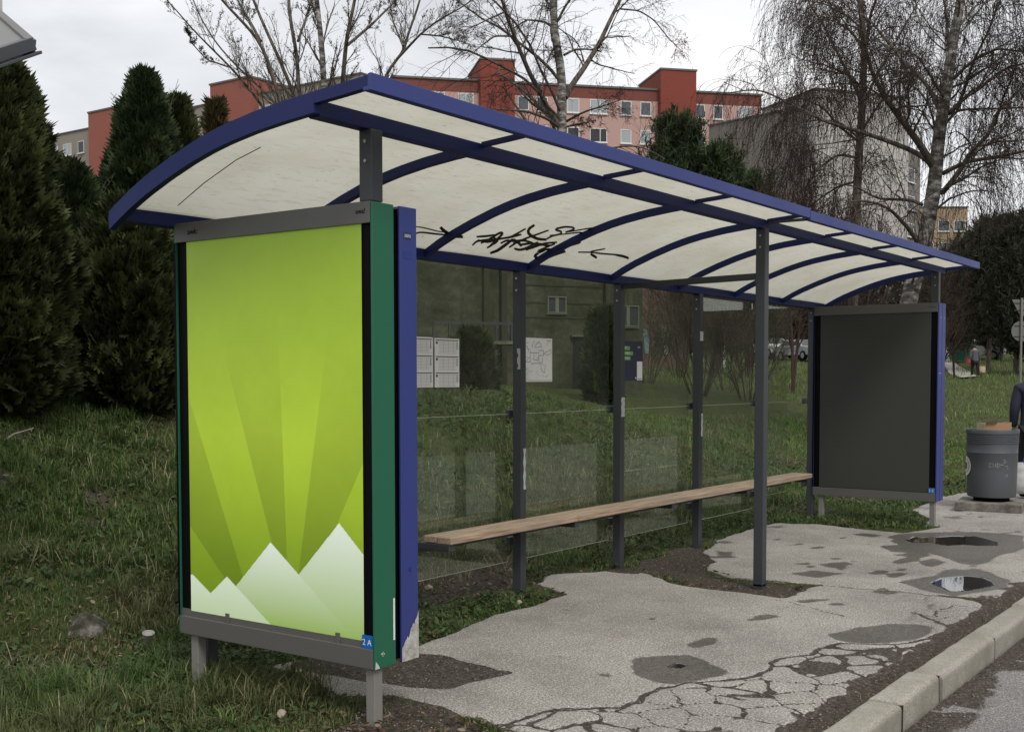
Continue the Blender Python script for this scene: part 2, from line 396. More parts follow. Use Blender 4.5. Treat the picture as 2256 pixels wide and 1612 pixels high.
WET = [G(Z2([(1255,680),(1300,632),(1450,618),(1640,607),(1760,640),(1850,690),(1935,720),(1930,760),(1800,790),(1640,808),(1560,828),(1450,812),(1350,775),(1260,745)])),
       G(Z3([(1240,525),(1380,500),(1500,480),(1580,440),(1640,430),(1900,450),(1990,490),(2050,520),(2020,570),(1900,590),(1650,625),(1500,600),(1400,580)])),
       G(Z3([(1180,200),(1230,180),(1500,168),(1800,165),(2149,190),(2149,290),(1980,330),(1850,400),(1700,400),(1550,340),(1400,300),(1200,240)])),
       G(Z3([(700,900),(850,880),(960,850),(1080,845),(1150,826),(1400,830),(1500,852),(1480,890),(1420,915),(1350,940),(1150,968),(980,965),(850,958),(760,930)])),
       G(Z3([(1100,265),(1400,250),(1600,290),(1500,320),(1190,310)])), G(Z3([(1190,330),(1400,310),(1500,335),(1400,350),(1220,335)])),
       G(Z3([(1200,380),(1290,345),(1400,355),(1330,385),(1200,390)])), G(Z3([(1400,370),(1500,355),(1600,385),(1480,420),(1400,400)])),
       G(Z3([(1010,460),(1100,440),(1190,450),(1120,470),(1050,475)])), G(Z3([(1150,470),(1250,458),(1320,468),(1220,497),(1160,490)])),
       G(Z3([(1040,600),(1100,565),(1160,570),(1180,590),(1260,600),(1180,615)])), G(Z3([(1295,815),(1340,755),(1370,722),(1395,740),(1330,800),(1310,818)])),
       G(Z3([(1415,680),(1445,625),(1480,625),(1450,665),(1425,685)])), G(Z3([(1430,740),(1455,690),(1500,672),(1490,700),(1445,742)])),
       G(Z3([(500,660),(620,650),(790,650),(700,665),(560,680)])), G(Z3([(730,685),(800,675),(860,690),(790,700)])),
       G(Z3([(140,800),(190,770),(280,758),(390,770),(330,785),(230,800),(180,810)])), G(Z3([(900,180),(1000,175),(1140,190),(1060,205),(960,190)])),
       G(Z3([(580,280),(650,270),(730,270),(650,290)])), G(Z3([(740,355),(800,352),(850,360),(780,367)])), G(Z3([(880,378),(920,370),(955,378),(910,384)])),
       G(Z2([(1660,540),(1720,510),(1820,490),(1885,495),(1860,525),(1760,555),(1690,562)])), G(Z2([(1360,360),(1400,348),(1450,355),(1400,375)])),
       G(Z2([(690,625),(760,615),(800,615),(750,630)])), G(Z2([(985,640),(1040,632),(1075,636),(1020,650)])), G(Z2([(1010,745),(1080,745),(1160,760),(1090,770)])),
       G(Z2([(780,300),(815,295),(845,300),(810,310)])), G(Z2([(130,915),(180,890),(240,885),(190,905),(150,925)])),
       G([(1740,1262),(1800,1255),(1860,1262),(1800,1272)])]
WATER = [G(Z2([(1505,692),(1560,665),(1625,668),(1655,690),(1590,708)])),
         G(Z3([(1460,530),(1510,505),(1570,488),(1650,482),(1730,475),(1860,490),(1915,515),(1940,545),(1860,562),(1780,582),(1680,592),(1600,588),(1540,560)])),
         G(Z3([(1290,215),(1360,195),(1480,200),(1640,190),(1800,195),(1960,235),(1960,262),(1800,262),(1700,255),(1600,262),(1450,240),(1340,240)]))]

def lines(segs):
    o = []
    for a, b, st in segs: o.append(np.arange(a, b, st))
    return np.concatenate(o)
def grow(x, step, lim, f=1.22):
    o = []; s = step
    while abs(x) < abs(lim): x += s; s *= f; o.append(x)
    return np.array(o)
GX = np.concatenate([grow(-3.0, -.2, -70)[::-1], lines([(-3.0,-.4,.08),(-.4,5.6,.0115),(5.6,10.6,.024),(10.6,20,.15)]), grow(20, .2, 520, 1.12)])
GY = np.concatenate([grow(-4.0, -.2, -90)[::-1], lines([(-4.0,-1.85,.06),(-1.85,1.75,.0135),(1.75,9,.08)]), grow(9, .12, 420, 1.13)])
XX, YY = np.meshgrid(GX, GY, indexing='ij')
wx = XX + (fbm(XX*6, YY*6, 4)-.5)*.09; wy = YY + (fbm(XX*6+40, YY*6+11, 4)-.5)*.09
wx += (fbm(XX*1.6, YY*1.6, 2)-.5)*.10
wx2 = XX + (fbm(XX*4, YY*4, 4)-.5)*.10; wy2 = YY + (fbm(XX*4+40, YY*4+11, 4)-.5)*.10
ROADY = -1.715
paved = inpoly(wx, wy, SLAB_A) | inpoly(wx, wy, SLAB_B) | inpoly(wx2, wy2, SLAB_C)
edge_dirt = -1.495 + .09*(fbm(XX*3, YY*0+3, 3)-.5)*2
paved &= YY > edge_dirt
# the far side of the road, outside the picture, has its own verge
road = (YY < ROADY) & (YY > -9.5)
crack = np.zeros_like(XX); near = (XX > -.5) & (XX < 10.6) & (YY > -1.85) & (YY < 1.8)
xs, ys = XX[near], YY[near]
jx = xs + (fbm(xs*14, ys*14, 3)-.5)*.05 + (fbm(xs*3.2, ys*3.2, 2)-.5)*.16; jy = ys + (fbm(xs*14+9, ys*14+4, 3)-.5)*.05 + (fbm(xs*3.2+5, ys*3.2+7, 2)-.5)*.16
jx0 = xs + (fbm(xs*14, ys*14, 3)-.5)*.05; jy0 = ys + (fbm(xs*14+9, ys*14+4, 3)-.5)*.05
cv = np.zeros_like(xs)
for ln, wdt in CRACKS:
    d = pdist(jx0, jy0, ln)/(.55+.9*fbm(xs*5, ys*5, 3)); cv = np.maximum(cv, 1-np.clip(d/wdt-.2, 0, 1))
# broken zone between the main crack and the kerb: Voronoi plates
mx_ = np.array([p[0] for p in MAIN[:28]]); my_ = np.array([p[1] for p in MAIN[:28]])
o_ = np.argsort(mx_); ymain = np.interp(xs, mx_[o_], my_[o_])
zone = (ys < ymain) & (xs > .2) & (xs < 4.2)
P = []
for i in range(22):
    for j in range(9): P.append((.1+i*.24+RNG.uniform(-.12,.12)+(j % 2)*.1, -1.5+j*.19+RNG.uniform(-.095,.095)))
P = np.array(P); zx, zy = jx[zone], jy[zone]
d1 = np.full(zx.shape, 9.); d2 = d1.copy(); idn = np.zeros(zx.shape, int)
for k, (px_, py_) in enumerate(P):
    d = np.hypot(zx-px_, zy-py_); m_ = d < d1
    d2 = np.where(m_, d1, np.minimum(d2, d)); idn = np.where(m_, k, idn); d1 = np.where(m_, d, d1)
vw = .011 + .045*np.clip(fbm(zx*2.3, zy*2.3, 3)-.47, 0, 1)*3
miss = RNG.random(len(P)) < .10
pl = np.where(miss[idn], .62, 0)*(fbm(zx*9, zy*9, 3) > .38)
cz = np.maximum(1-np.clip((d2-d1)/vw-.2, 0, 1), pl)
keep = (fbm(zx*2.6+7, zy*2.6, 3) > .30)
cz = np.where(keep | (pl > 0), cz, 0); t_ = cv[zone]; cv[zone] = np.maximum(t_, cz)
# crumbling edge towards the kerb
ke = np.clip((-1.36+.26*(fbm(xs*4, ys*4, 4)-.5)*2 - ys)/.10, 0, 1)*.62
cv = np.maximum(cv, ke*(fbm(xs*11, ys*11, 3) > .40))
crack[near] = cv
soilz = np.zeros_like(XX, bool)
for s_ in SOIL: soilz |= inpoly(wx, wy, s_)
crack = np.where(soilz, 1.0, crack)
gut = np.clip((YY+1.97+.16*(fbm(XX*2.5, YY*2.5, 4)-.5)*2)/.16, 0, 1)
crack = np.where(road, np.where(fbm(XX*9, YY*9, 3) > .30, gut, gut*.4), crack)
def soft(polys, amp=.05):
    r = np.zeros_like(XX); a = near
    x_ = XX[a] + (fbm(XX[a]*9, YY[a]*9, 4)-.5)*amp; y_ = YY[a] + (fbm(XX[a]*9+3, YY[a]*9+8, 4)-.5)*amp
    q = np.zeros_like(x_)
    for p in polys: q = np.maximum(q, inpoly(x_, y_, p)*1.0)
    r[a] = q; return r
bl = (~(paved & ~soilz)).astype(float)
for _ in range(4):
    b_ = bl.copy(); b_[1:-1, 1:-1] = (bl[1:-1, 1:-1]+bl[:-2, 1:-1]+bl[2:, 1:-1]+bl[1:-1, :-2]+bl[1:-1, 2:])/5; bl = b_
crack = np.where(near & ~road, np.maximum(crack, np.clip((bl-.02)*4, 0, 1)), crack)
wet = soft(WET); water = soft(WATER, .03)
b1 = inpoly(XX, YY, WATER[0]); water = np.where(b1, water*.75, water)
fr = (fbm(XX*5+50, YY*9+50, 3) > .70) & near; wet = np.maximum(wet, np.where(fr & (XX > 5), .9, 0))
for _ in range(5):
    b_ = wet.copy(); b_[1:-1, 1:-1] = (wet[1:-1, 1:-1]+wet[:-2, 1:-1]+wet[2:, 1:-1]+wet[1:-1, :-2]+wet[1:-1, 2:])/5; wet = np.where(near, b_, wet)
wet = wet*(.72+.5*fbm(XX*6, YY*6, 3))
dirtpatch = G([(560,1425),(760,1420),(905,1432),(930,1300),(1100,1255),(1215,1262),(1178,1284),(1250,1305),(1080,1352),(905,1440),(830,1560),(830,1450),(590,1465)])
frontsoil = G([(815,1525),(900,1545),(1075,1593)]) + [(.27,-.6),(-.6,-.9),(-.45,.0)]
midsoil = G([(1330,1256),(1400,1240),(1500,1205),(1556,1195),(1572,1235),(1545,1252),(1600,1271),(1800,1291),(1712,1317),(1440,1265)])
rearlitter = G([(915,1330),(915,1270),(1100,1235),(1180,1235),(1130,1300),(1000,1320)])
def greenmask(X, Y):
    wx = X + (fbm(X*3, Y*3, 4)-.5)*.30; wy = Y + (fbm(X*3+4, Y*3+1, 4)-.5)*.30
    g = np.ones_like(X)
    g = np.where(inpoly(wx, wy, frontsoil) | inpoly(wx, wy, midsoil) | inpoly(wx, wy, rearlitter), 0.0, g)
    g = np.where((Y < -1.3), 0.28, g); g = np.where((Y < -9.6), 1, g)
    n = fbm(X*1.7+31, Y*1.7+12, 4); g = g*np.clip((n-.20)*8, .3, 1)
    return g
green = greenmask(XX, YY); green = np.where((YY < -1.52) & (YY > -9.5), 0, green)
mud = soft(SOIL, .05)
ZZ = hgt(XX, YY)
flat = paved | soilz
ZZ = np.where(paved, .0 - .010*np.clip(crack, 0, 1) + .0 , ZZ - np.where((YY < 1.6) & (YY > -1.8) & (XX > -.3) & (XX < 9), .022, 0))
ZZ = np.where(paved & (XX > 8.6), 0.006*(XX-8.6) + hbase(XX, YY)*.5, ZZ)
ZZ = ZZ - .006*wet*paved
for _ in range(3):
    Zs = ZZ.copy(); Zs[1:-1, 1:-1] = (ZZ[1:-1, 1:-1]*2+ZZ[:-2, 1:-1]+ZZ[2:, 1:-1]+ZZ[1:-1, :-2]+ZZ[1:-1, 2:])/6; ZZ = np.where(near, Zs, ZZ)
ZZ = np.where(water > .5, -.0085, ZZ)
ZZ = np.where((YY > ROADY) & (YY <= -1.556), -.20, ZZ)
ZZ = np.where(road, -.115 + .010*crack*fbm(XX*20, YY*20, 2) - .006*(YY+1.7), ZZ)
ZZ = np.where(YY < -9.5, .05 + .02*fbm(XX, YY, 2), ZZ)
nx_, ny_ = XX.shape
idx = np.arange(nx_*ny_).reshape(nx_, ny_)
quads = np.stack([idx[:-1,:-1], idx[1:,:-1], idx[1:,1:], idx[:-1,1:]], -1).reshape(-1, 4)
cmask = lambda A: (A[:-1,:-1].astype(int)+A[1:,:-1]+A[1:,1:]+A[:-1,1:]).reshape(-1) >= 3
mroad = cmask(road); mpav = cmask(paved) & ~mroad; mgr = ~mroad & ~mpav
AV = np.stack([XX, YY, ZZ], -1).reshape(-1, 3)
def sub(name, mask, M, **attrs):
    F = quads[mask]; u, inv = np.unique(F, return_inverse=True)
    o = np_mesh(name, AV[u], inv.reshape(-1, 4), M, smooth=True, attrs={k: a.reshape(-1)[u] for k, a in attrs.items()})
    return tag(o, kind='structure')
tag(sub('pavement', mpav, M_PAVE, crack=crack, wet=wet, water=water), 'cracked pale asphalt pavement under the bus shelter with wet patches and puddles', 'pavement')
tag(sub('road', mroad, M_ROAD, crack=crack, wet=wet*0, water=wet*0), 'grey asphalt road with gravel along the kerb', 'road')
tag(sub('ground', mgr, M_GROUND, green=green), 'grassy bank and bare soil around the bus shelter', 'ground')

# footpath over the far meadow, follows the terrain
def terrain_hit(u, v):
    q = ray(u, v); D = 12.0
    while D < 400:
        p = CC + q*D
        if p[2] < hgt(p[0], p[1]): return p
        D += .25
    return CC + q*D
fp = [((2040,772),(2075,772)), ((2075,800),(2100,798)), ((2083,812),(2112,808)), ((2092,826),(2135,820)), ((2118,834),(2152,831))]
V = []; F = []
for a, b in fp:
    for q in (a, b):
        p = terrain_hit(*q); V.append((p[0], p[1], hgt(p[0], p[1])+.06))
for i in range(len(fp)-1): F.append((2*i, 2*i+1, 2*i+3, 2*i+2))
mb = MB(); mb.add(V, F); o = mb.build('path', M_PAVE); tag(o, 'pale asphalt footpath crossing the far meadow', 'path', kind='structure')

# dashed centre line of the road: outside the picture but mirrored in the glass
M_MARK = mat('road marking paint', (.55,.55,.52), .7)
for u, v in ((1380,1040), (1480,1028), (1550,1020), (1625,1010)):
    p = on(u, v, 2, -.11); yy = 2*1.371-p[1]; zz = -.115-.006*(yy+1.7)+.012
    tag(MB().box(p[0]-.55, p[0]+.55, yy-.07, yy+.07, zz-.004, zz).build('road_marking', M_MARK), 'white dash of the road centre line, mirrored in the shelter glass', 'road marking', 'dashes of the road centre line')
# kerb stones
M_KERB = mat('kerb concrete', (.3,.28,.24), .9, 0, .2); t = NT(M_KERB)
f = t.noise(120, 4, .75); b = t.noise(4, 6, .65)
c = t.ramp(f, [(.3, (.18,.165,.13)), (.5, (.35,.33,.285)), (.68, (.53,.505,.445))])
c = t.mix(t.ramp(b, [(.42, (0,0,0)), (.7, (.7,.7,.7))]), c, (.17,.155,.12)); rnd = t.n('ShaderNodeObjectInfo').outputs['Random']; c = t.mix(t.math('MULTIPLY', rnd, .45), c, (.24,.225,.19)); t.setc(c); t.bump(f, .6, .006)
M_JOINT = mat('joint dirt and shade', (.035,.030,.024), .95, 0, .1)  # dark tone covers joint dirt and also paints the shade between stones
jx_ = [.02, .98, 1.60, 2.22, 3.28, 4.33, 5.35, 6.4, 7.4, 8.45, 9.5]
names_ = ['short kerb stone at the bottom edge of the photo', 'kerb stone above the bottom right corner, second from the photo edge', 'short kerb stone between two wide joints', 'long kerb stone beside the dark wet patch',
          'long kerb stone ending at the right photo edge', 'kerb stone beside the rear puddle', 'kerb stone just past the rear puddle', 'kerb stone short of the far display case', 'kerb stone level with the far display case', 'kerb stone nearest the litter bin']
for i in range(len(jx_)-1):
    x0, x1 = jx_[i]+.015, jx_[i+1]-.015
    bm = bmesh.new(); bmesh.ops.create_cube(bm, size=1)
    bmesh.ops.scale(bm, vec=(x1-x0, .155, .24), verts=bm.verts)
    ee = [e for e in bm.edges if all(v.co.z > 0 for v in e.verts)]
    bmesh.ops.bevel(bm, geom=ee, offset=.030, segments=4, profile=.5, affect='EDGES')
    bmesh.ops.subdivide_edges(bm, edges=[e for e in bm.edges if e.calc_length() > .3], cuts=14, use_grid_fill=True)
    rr = random.Random(i)
    for v in bm.verts:
        s_ = .0035
        v.co.y += (float(vnoise(v.co.x*9+i*7, v.co.z*20))-.5)*2*s_; v.co.z += (float(vnoise(v.co.x*8+i*3+50, v.co.y*20))-.5)*2*s_*.8
    me = bpy.data.meshes.new('kerb_stone'); bm.to_mesh(me); bm.free(); me.materials.append(M_KERB)
    o = bpy.data.objects.new('kerb_stone', me); COL.objects.link(o)
    o.location = ((x0+x1)/2, -1.63+rr.uniform(-.005,.005), -.113+rr.uniform(-.004,.004)); o.rotation_euler = (rr.uniform(-.02,.02), rr.uniform(-.006,.006), rr.uniform(-.008,.008))
    tag(o, names_[i], 'kerb stone', 'kerb stones along the road edge')
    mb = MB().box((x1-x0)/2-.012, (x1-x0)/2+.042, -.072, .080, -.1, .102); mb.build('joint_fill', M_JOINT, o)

# ------------------------------------------------------------------ grass and litter
def blades(name, X, Y, Ln, Wd, lean, col, M, zoff=-.004, flatten=0.0):
    n = len(X); a = RNG.uniform(0, 2*np.pi, n); Zb = hgt_fast(X, Y)+zoff
    dx, dy = np.cos(a), np.sin(a); sx, sy = -dy, dx
    B = np.stack([X, Y, Zb], -1); S = np.stack([sx, sy, np.zeros(n)], -1); Dv = np.stack([dx, dy, np.zeros(n)], -1)
    up = np.array([0, 0, 1.0])
    l1 = (Ln*.55)[:, None]; l2 = Ln[:, None]; le = lean[:, None]
    mid = B + up*l1*np.sqrt(np.clip(1-(le*.6)**2, .05, 1)) + Dv*l1*le*.6
    tip = B + up*l2*np.sqrt(np.clip(1-np.minimum(le, .98)**2, .02, 1))*.92 + Dv*l2*le
    w = Wd[:, None]
    V = np.stack([B-S*w, B+S*w, mid+S*w*.8, mid-S*w*.8, tip-S*w*.12, tip+S*w*.12], 1).reshape(-1, 3)
    i = np.arange(n)[:, None]*6
    F = np.concatenate([i+np.array([[0,1,2,3]]), i+np.array([[3,2,5,4]])], 0)
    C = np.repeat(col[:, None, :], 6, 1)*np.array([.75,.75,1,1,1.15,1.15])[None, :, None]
    return V, F, C.reshape(-1, 3)
_pd = None
def pavedat(X, Y):
    i = np.clip(np.searchsorted(GX, X), 0, nx_-1); j = np.clip(np.searchsorted(GY, Y), 0, ny_-1)
    return (paved | road | soilz)[i, j]
def hgt_fast(X, Y):
    i = np.clip(np.searchsorted(GX, X)-1, 0, nx_-2); j = np.clip(np.searchsorted(GY, Y)-1, 0, ny_-2)
    fx = (X-GX[i])/(GX[i+1]-GX[i]); fy = (Y-GY[j])/(GY[j+1]-GY[j])
    return (ZZ[i,j]*(1-fx)+ZZ[i+1,j]*fx)*(1-fy)+(ZZ[i,j+1]*(1-fx)+ZZ[i+1,j+1]*fx)*fy
YAW = math.atan2(CF[1], CF[0])
def sample(n, d0, d1, p):
    e = 2-p; u = RNG.random(n); d = (d0**e + u*(d1**e-d0**e))**(1/e)
    th = YAW + RNG.uniform(-.50, .50, n); return CC[0]+d*np.cos(th), CC[1]+d*np.sin(th), d
def gcol(X, Y, n):
    t = fbm(X*1.3+3, Y*1.3+8, 3)[:, None]; r = RNG.random(n)[:, None]
    g1 = np.array([.046, .098, .020]); g2 = np.array([.160, .245, .066]); g3 = np.array([.130, .142, .052])
    far_light = np.clip((X-8)/5, 0, 1)[:, None]; g1 = g1*(.80+.35*far_light); g2 = g2*(.74+.40*far_light); g3 = g3*(.8+.3*far_light)  # bank painted darker, far meadow brighter, for how the light falls
    c = g1*(1-r)+g2*r; c = c*(1-np.clip((t-.42)*3, 0, .8)) + g3*np.clip((t-.42)*3, 0, .8)
    st = RNG.random(n) < .045 + .16*np.clip(t[:, 0]-.5, 0, 1)*2
    c[st] = np.array([.30, .26, .15])*RNG.uniform(.6, 1.25, (st.sum(), 1)); return c
def grass_part(n, d0, d1, p, hs, ws, ref):
    X, Y, d = sample(n, d0, d1, p)
    k = (Y < 40) & (X < 130) & (Y > -1.52)
    X, Y, d = X[k], Y[k], d[k]
    g = greenmask(X, Y); k = ~pavedat(X, Y) & (RNG.random(len(X)) < g + .03) & ~((Y > 6.2) & (X < 24))
    k &= ~((Y < -1.42) & (RNG.random(len(X)) < .8)) & ~((Y > -1.5) & (Y < .55) & (X > .75) & (X < 7.9))
    X, Y, d = X[k], Y[k], d[k]; n = len(X)
    tall = np.clip(fbm(X*.9+60, Y*.9+20, 3)*1.6-.25, .25, 1.3)
    tall = np.where(X < 2.5, np.maximum(tall, .6), tall); tall = np.where((X > 1) & (Y < 1.7), tall*.55, tall)
    Ln = hs*tall*RNG.uniform(.45, 1.25, n); sc = (d/ref)**.62
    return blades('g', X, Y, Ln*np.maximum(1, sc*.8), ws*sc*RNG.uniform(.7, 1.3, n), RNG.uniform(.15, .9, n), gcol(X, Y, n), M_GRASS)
A = [grass_part(430000, 3.2, 24, 1.6, .085, .0022, 4.5), grass_part(90000, 20, 110, 1.75, .10, .0028, 5.5)]
# long arching tussocks in the left foreground and on the bank
tx, ty, td = sample(2600, 3.6, 15, 1.5); k = ~pavedat(tx, ty) & ((tx < 1.1) | (ty > 1.9)) & (ty > .45) & (ty < 6) & (fbm(tx*1.5, ty*1.5, 2) > .44); tx, ty = tx[k], ty[k]
rx = np.repeat(tx, 60)+RNG.normal(0, .035, len(tx)*60); ry = np.repeat(ty, 60)+RNG.normal(0, .035, len(tx)*60); n = len(rx)
cc = gcol(rx, ry, n)*np.repeat(RNG.uniform(.7, 1.2, len(tx)), 60)[:, None]
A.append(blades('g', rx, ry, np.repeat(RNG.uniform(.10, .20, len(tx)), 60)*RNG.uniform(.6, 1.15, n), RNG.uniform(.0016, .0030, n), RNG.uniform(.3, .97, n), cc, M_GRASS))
# dry bent stalks on the bank
sx_, sy_, sd_ = sample(20000, 4, 20, 1.3); k = (sy_ > 1.8) & (sy_ < 6.4) & ~pavedat(sx_, sy_) & (fbm(sx_*1.1+5, sy_*1.1, 3) > .5); sx_, sy_ = sx_[k], sy_[k]; n = len(sx_)
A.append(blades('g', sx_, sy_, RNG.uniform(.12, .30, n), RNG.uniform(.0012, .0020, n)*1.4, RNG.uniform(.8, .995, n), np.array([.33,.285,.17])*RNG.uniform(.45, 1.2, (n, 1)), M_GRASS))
off = 0; VV = []; FF = []; CCo = []
for v, f_, c_ in A: VV.append(v); FF.append(f_+off); CCo.append(c_); off += len(v)
o = np_mesh('grass', np.concatenate(VV), np.concatenate(FF), M_GRASS, col=np.concatenate(CCo)); tag(o, 'green and straw coloured grass on the verge, the bank and the far meadow', 'grass', kind='stuff')

def leafbits(n, region, size, cols, lift, name, label, cat, tilt=.5, p=1.4, d0=3.5, d1=18):
    X, Y, d = sample(n, d0, d1, p); k = region(X, Y); X, Y, d = X[k], Y[k], d[k]; n = len(X)
    s = size*RNG.uniform(.5, 1.3, n)*(d/6)**.35; a = RNG.uniform(0, 2*np.pi, n)
    Z = hgt_fast(X, Y) + lift*RNG.random(n) + .003
    u = np.stack([np.cos(a), np.sin(a), RNG.normal(0, tilt, n)], -1); w = np.stack([-np.sin(a), np.cos(a), RNG.normal(0, tilt, n)], -1)
    B = np.stack([X, Y, Z], -1); s = s[:, None]
    V = np.stack([B-u*s, B-u*s*.3+w*s*.42, B+u*s*.5+w*s*.34, B+u*s, B+u*s*.5-w*s*.34, B-u*s*.3-w*s*.42], 1).reshape(-1, 3)
    i = np.arange(n)[:, None]*6; F = np.concatenate([i+np.array([[0,1,2,5]]), i+np.array([[5,2,3,4]])], 0)
    c = np.array(cols)[RNG.integers(0, len(cols), n)]*RNG.uniform(.6, 1.3, (n, 1)); C = np.repeat(c[:, None, :], 6, 1).reshape(-1, 3)
    o = np_mesh(name, V, F, M_LEAF, col=C); return tag(o, label, cat, kind='stuff')
unp = lambda X, Y: ~pavedat(X, Y) & (Y > -1.4) & (Y < 6.4)
leafbits(80000, lambda X, Y: unp(X, Y) & (Y > .3) & (greenmask(X, Y) > .35) & (fbm(X*2+9, Y*2, 3) > .42), .020, [(.040,.075,.022),(.075,.110,.038),(.055,.08,.036)], .05, 'ground_cover', 'low broad-leaved weeds growing through the grass', 'weeds', .45)
leafbits(42000, lambda X, Y: unp(X, Y) & (fbm(X*1.5+1, Y*1.5+5, 3)+.25*inpoly(X, Y, rearlitter) > .52), .018, [(.10,.062,.038),(.16,.11,.07),(.07,.045,.03),(.22,.17,.12)], .03, 'leaf_litter', 'dry brown fallen leaves lying in the grass and soil', 'fallen leaves', .3)
# gravel and grit
def grit(n, region, smin, smax, name, label, cols, d0=3.6, d1=12, p=1.6, M=None):
    X, Y, d = sample(n, d0, d1, p); k = region(X, Y); X, Y, d = X[k], Y[k], d[k]; n = len(X)
    Z = hgt_fast(X, Y); s = RNG.uniform(smin, smax, n)*RNG.uniform(.5, 1, n)
    O = np.array([(1,0,0),(0,1,0),(-1,0,0),(0,-1,0),(0,0,1),(0,0,-1)], float)
    J = O[None]*RNG.uniform(.6, 1.2, (n, 6, 1))*s[:, None, None]*np.array([1, 1, .6]); a = RNG.uniform(0, 6.3, n); ca, sa = np.cos(a)[:, None], np.sin(a)[:, None]
    V = np.stack([X[:, None]+J[..., 0]*ca-J[..., 1]*sa, Y[:, None]+J[..., 0]*sa+J[..., 1]*ca, (Z+s*.3)[:, None]+J[..., 2]], -1).reshape(-1, 3)
    T = np.array([(0,1,4),(1,2,4),(2,3,4),(3,0,4),(1,0,5),(2,1,5),(3,2,5),(0,3,5)]); F = (np.arange(n)[:, None, None]*6+T[None]).reshape(-1, 3)
    c = np.array(cols)[RNG.integers(0, len(cols), n)]*RNG.uniform(.6, 1.3, (n, 1))
    o = np_mesh(name, V, F, M_LEAF, col=np.repeat(c[:, None, :], 6, 1).reshape(-1, 3)); return tag(o, label, 'gravel', kind='stuff')
GC = [(.22,.20,.18),(.12,.10,.085),(.34,.31,.27),(.08,.065,.055)]
def crk(X, Y):
    i = np.clip(np.searchsorted(GX, X), 0, nx_-1); j = np.clip(np.searchsorted(GY, Y), 0, ny_-1); return crack[i, j]
grit(70000, lambda X, Y: ((Y < -1.72) & (Y > -2.15) & (crk(X, Y) > .5)) | ((Y > -1.55) & (Y < 1.4) & (X > -.4) & ((crk(X, Y) > .75) | ~pavedat(X, Y))), .003, .0085, 'gravel', 'loose grit and gravel along the kerb, in the cracks and on bare soil', GC)

# ================================================================== bus shelter
TP = [(1.352,2.226),(1.28,2.266),(1.18,2.318),(1.08,2.362),(.93,2.418),(.77,2.470),(.65,2.502),(.535,2.526),(.37,2.552),(.20,2.570),(.03,2.584),(-.12,2.594),(-.272,2.606)]
def top_at(y):
    return float(np.interp(-y, [-a for a, b in TP], [b for a, b in TP]))
XE0, XE1, XS = -.303, 8.60, 4.12
ROW = 1.371; PST = .07
sh = empty('bus_shelter', (4.15, .7, 0)); OFF = Vector((4.15, .7, 0))
tag(sh, 'long bus shelter with arched translucent roof, blue roof frame, dark posts and glass back wall', 'bus shelter')
def place(o, root=None):
    """children are modelled in world coordinates; cancel the root's offset"""
    o.parent = sh if root is None else root
    o.matrix_parent_inverse = Matrix.Translation(-Vector((root or sh).location)) if (root or sh).rotation_euler[2] == 0 else (root or sh).matrix_world.inverted()
    return o
def P(mb, name, M, bevel=.003, smooth=False, root=None, label=None):
    o = mb.build(name, M, None, bevel, smooth); place(o, root)
    if label: o['label'] = label
    return o
def arch_strip(x0, x1, dt, db, ya=1.352, yb=-.272):
    """solid following the roof curve, from dt to db below the top line"""
    ys = np.linspace(ya, yb, 34); m_ = MB(); n = len(ys); V = []
    for y in ys:
        t_ = top_at(y); V += [(x0,y,t_-dt),(x1,y,t_-dt),(x1,y,t_-db),(x0,y,t_-db)]
    F = []
    for i in range(n-1):
        a = 4*i; b = a+4
        for k in range(4): F.append((a+k, a+(k+1) % 4, b+(k+1) % 4, b+k))
    F += [(0,1,2,3), tuple(4*(n-1)+k for k in (3,2,1,0))]
    return m_.add(V, F)
# end fascias: deep on the arch, slimmer on the wing
P(arch_strip(XE0, XE0+.035, 0, .082, 1.352, .028), 'roof_end_fascia', M_BLUED, 0, False, None, 'curved blue fascia on the near roof end')
P(arch_strip(XE0, XE0+.035, 0, .046, .027, -.272), 'wing_end_fascia', M_BLUED, 0)
P(arch_strip(XE1-.035, XE1, 0.0, .075, 1.352, .028), 'roof_end_fascia', M_BLUED, 0, False, None, 'curved blue fascia on the far roof end')
P(arch_strip(XE1-.03, XE1, .012, .05, .027, -.272), 'wing_end_fascia', M_BLUED, 0)
RIBS = [.80, 1.90, 3.0, 4.10, 5.2, 6.3, 7.4]
for x in RIBS:
    P(arch_strip(x-.02, x+.02, .024, .068, 1.30, .09), 'roof_rib', M_BLUED, 0)
    P(arch_strip(x-.012, x+.012, .022, .045, .027, -.25), 'wing_rib', M_BLUED, 0)
# beam over the front posts, rear gutter and front lip (two lengths with a seam)
P(MB().box(XE0+.035, XE1-.10, .028, .092, 2.492, 2.556), 'roof_beam', M_BLUED)
P(MB().box(XE0+.0355, XE1-.06, 1.285, 1.362, 2.183, 2.262), 'rear_gutter', M_BLUED)
lip = lambda x0, x1, dz: P(MB().sweep([(-.274, 2.545+dz), (-.234, 2.545+dz), (-.234, 2.560+dz), (-.258, 2.562+dz), (-.258, 2.608+dz), (-.274, 2.611+dz)], x0, x1), 'front_lip', M_BLUE, .002)
lip(XE0-.001, XS-.004, .002); lip(XS+.004, XE1+.001, -.011)
P(MB().box(XS-.03, XS+.03, -.232, .02, 2.535, 2.548), 'seam_strip', M_ANTH, 0)
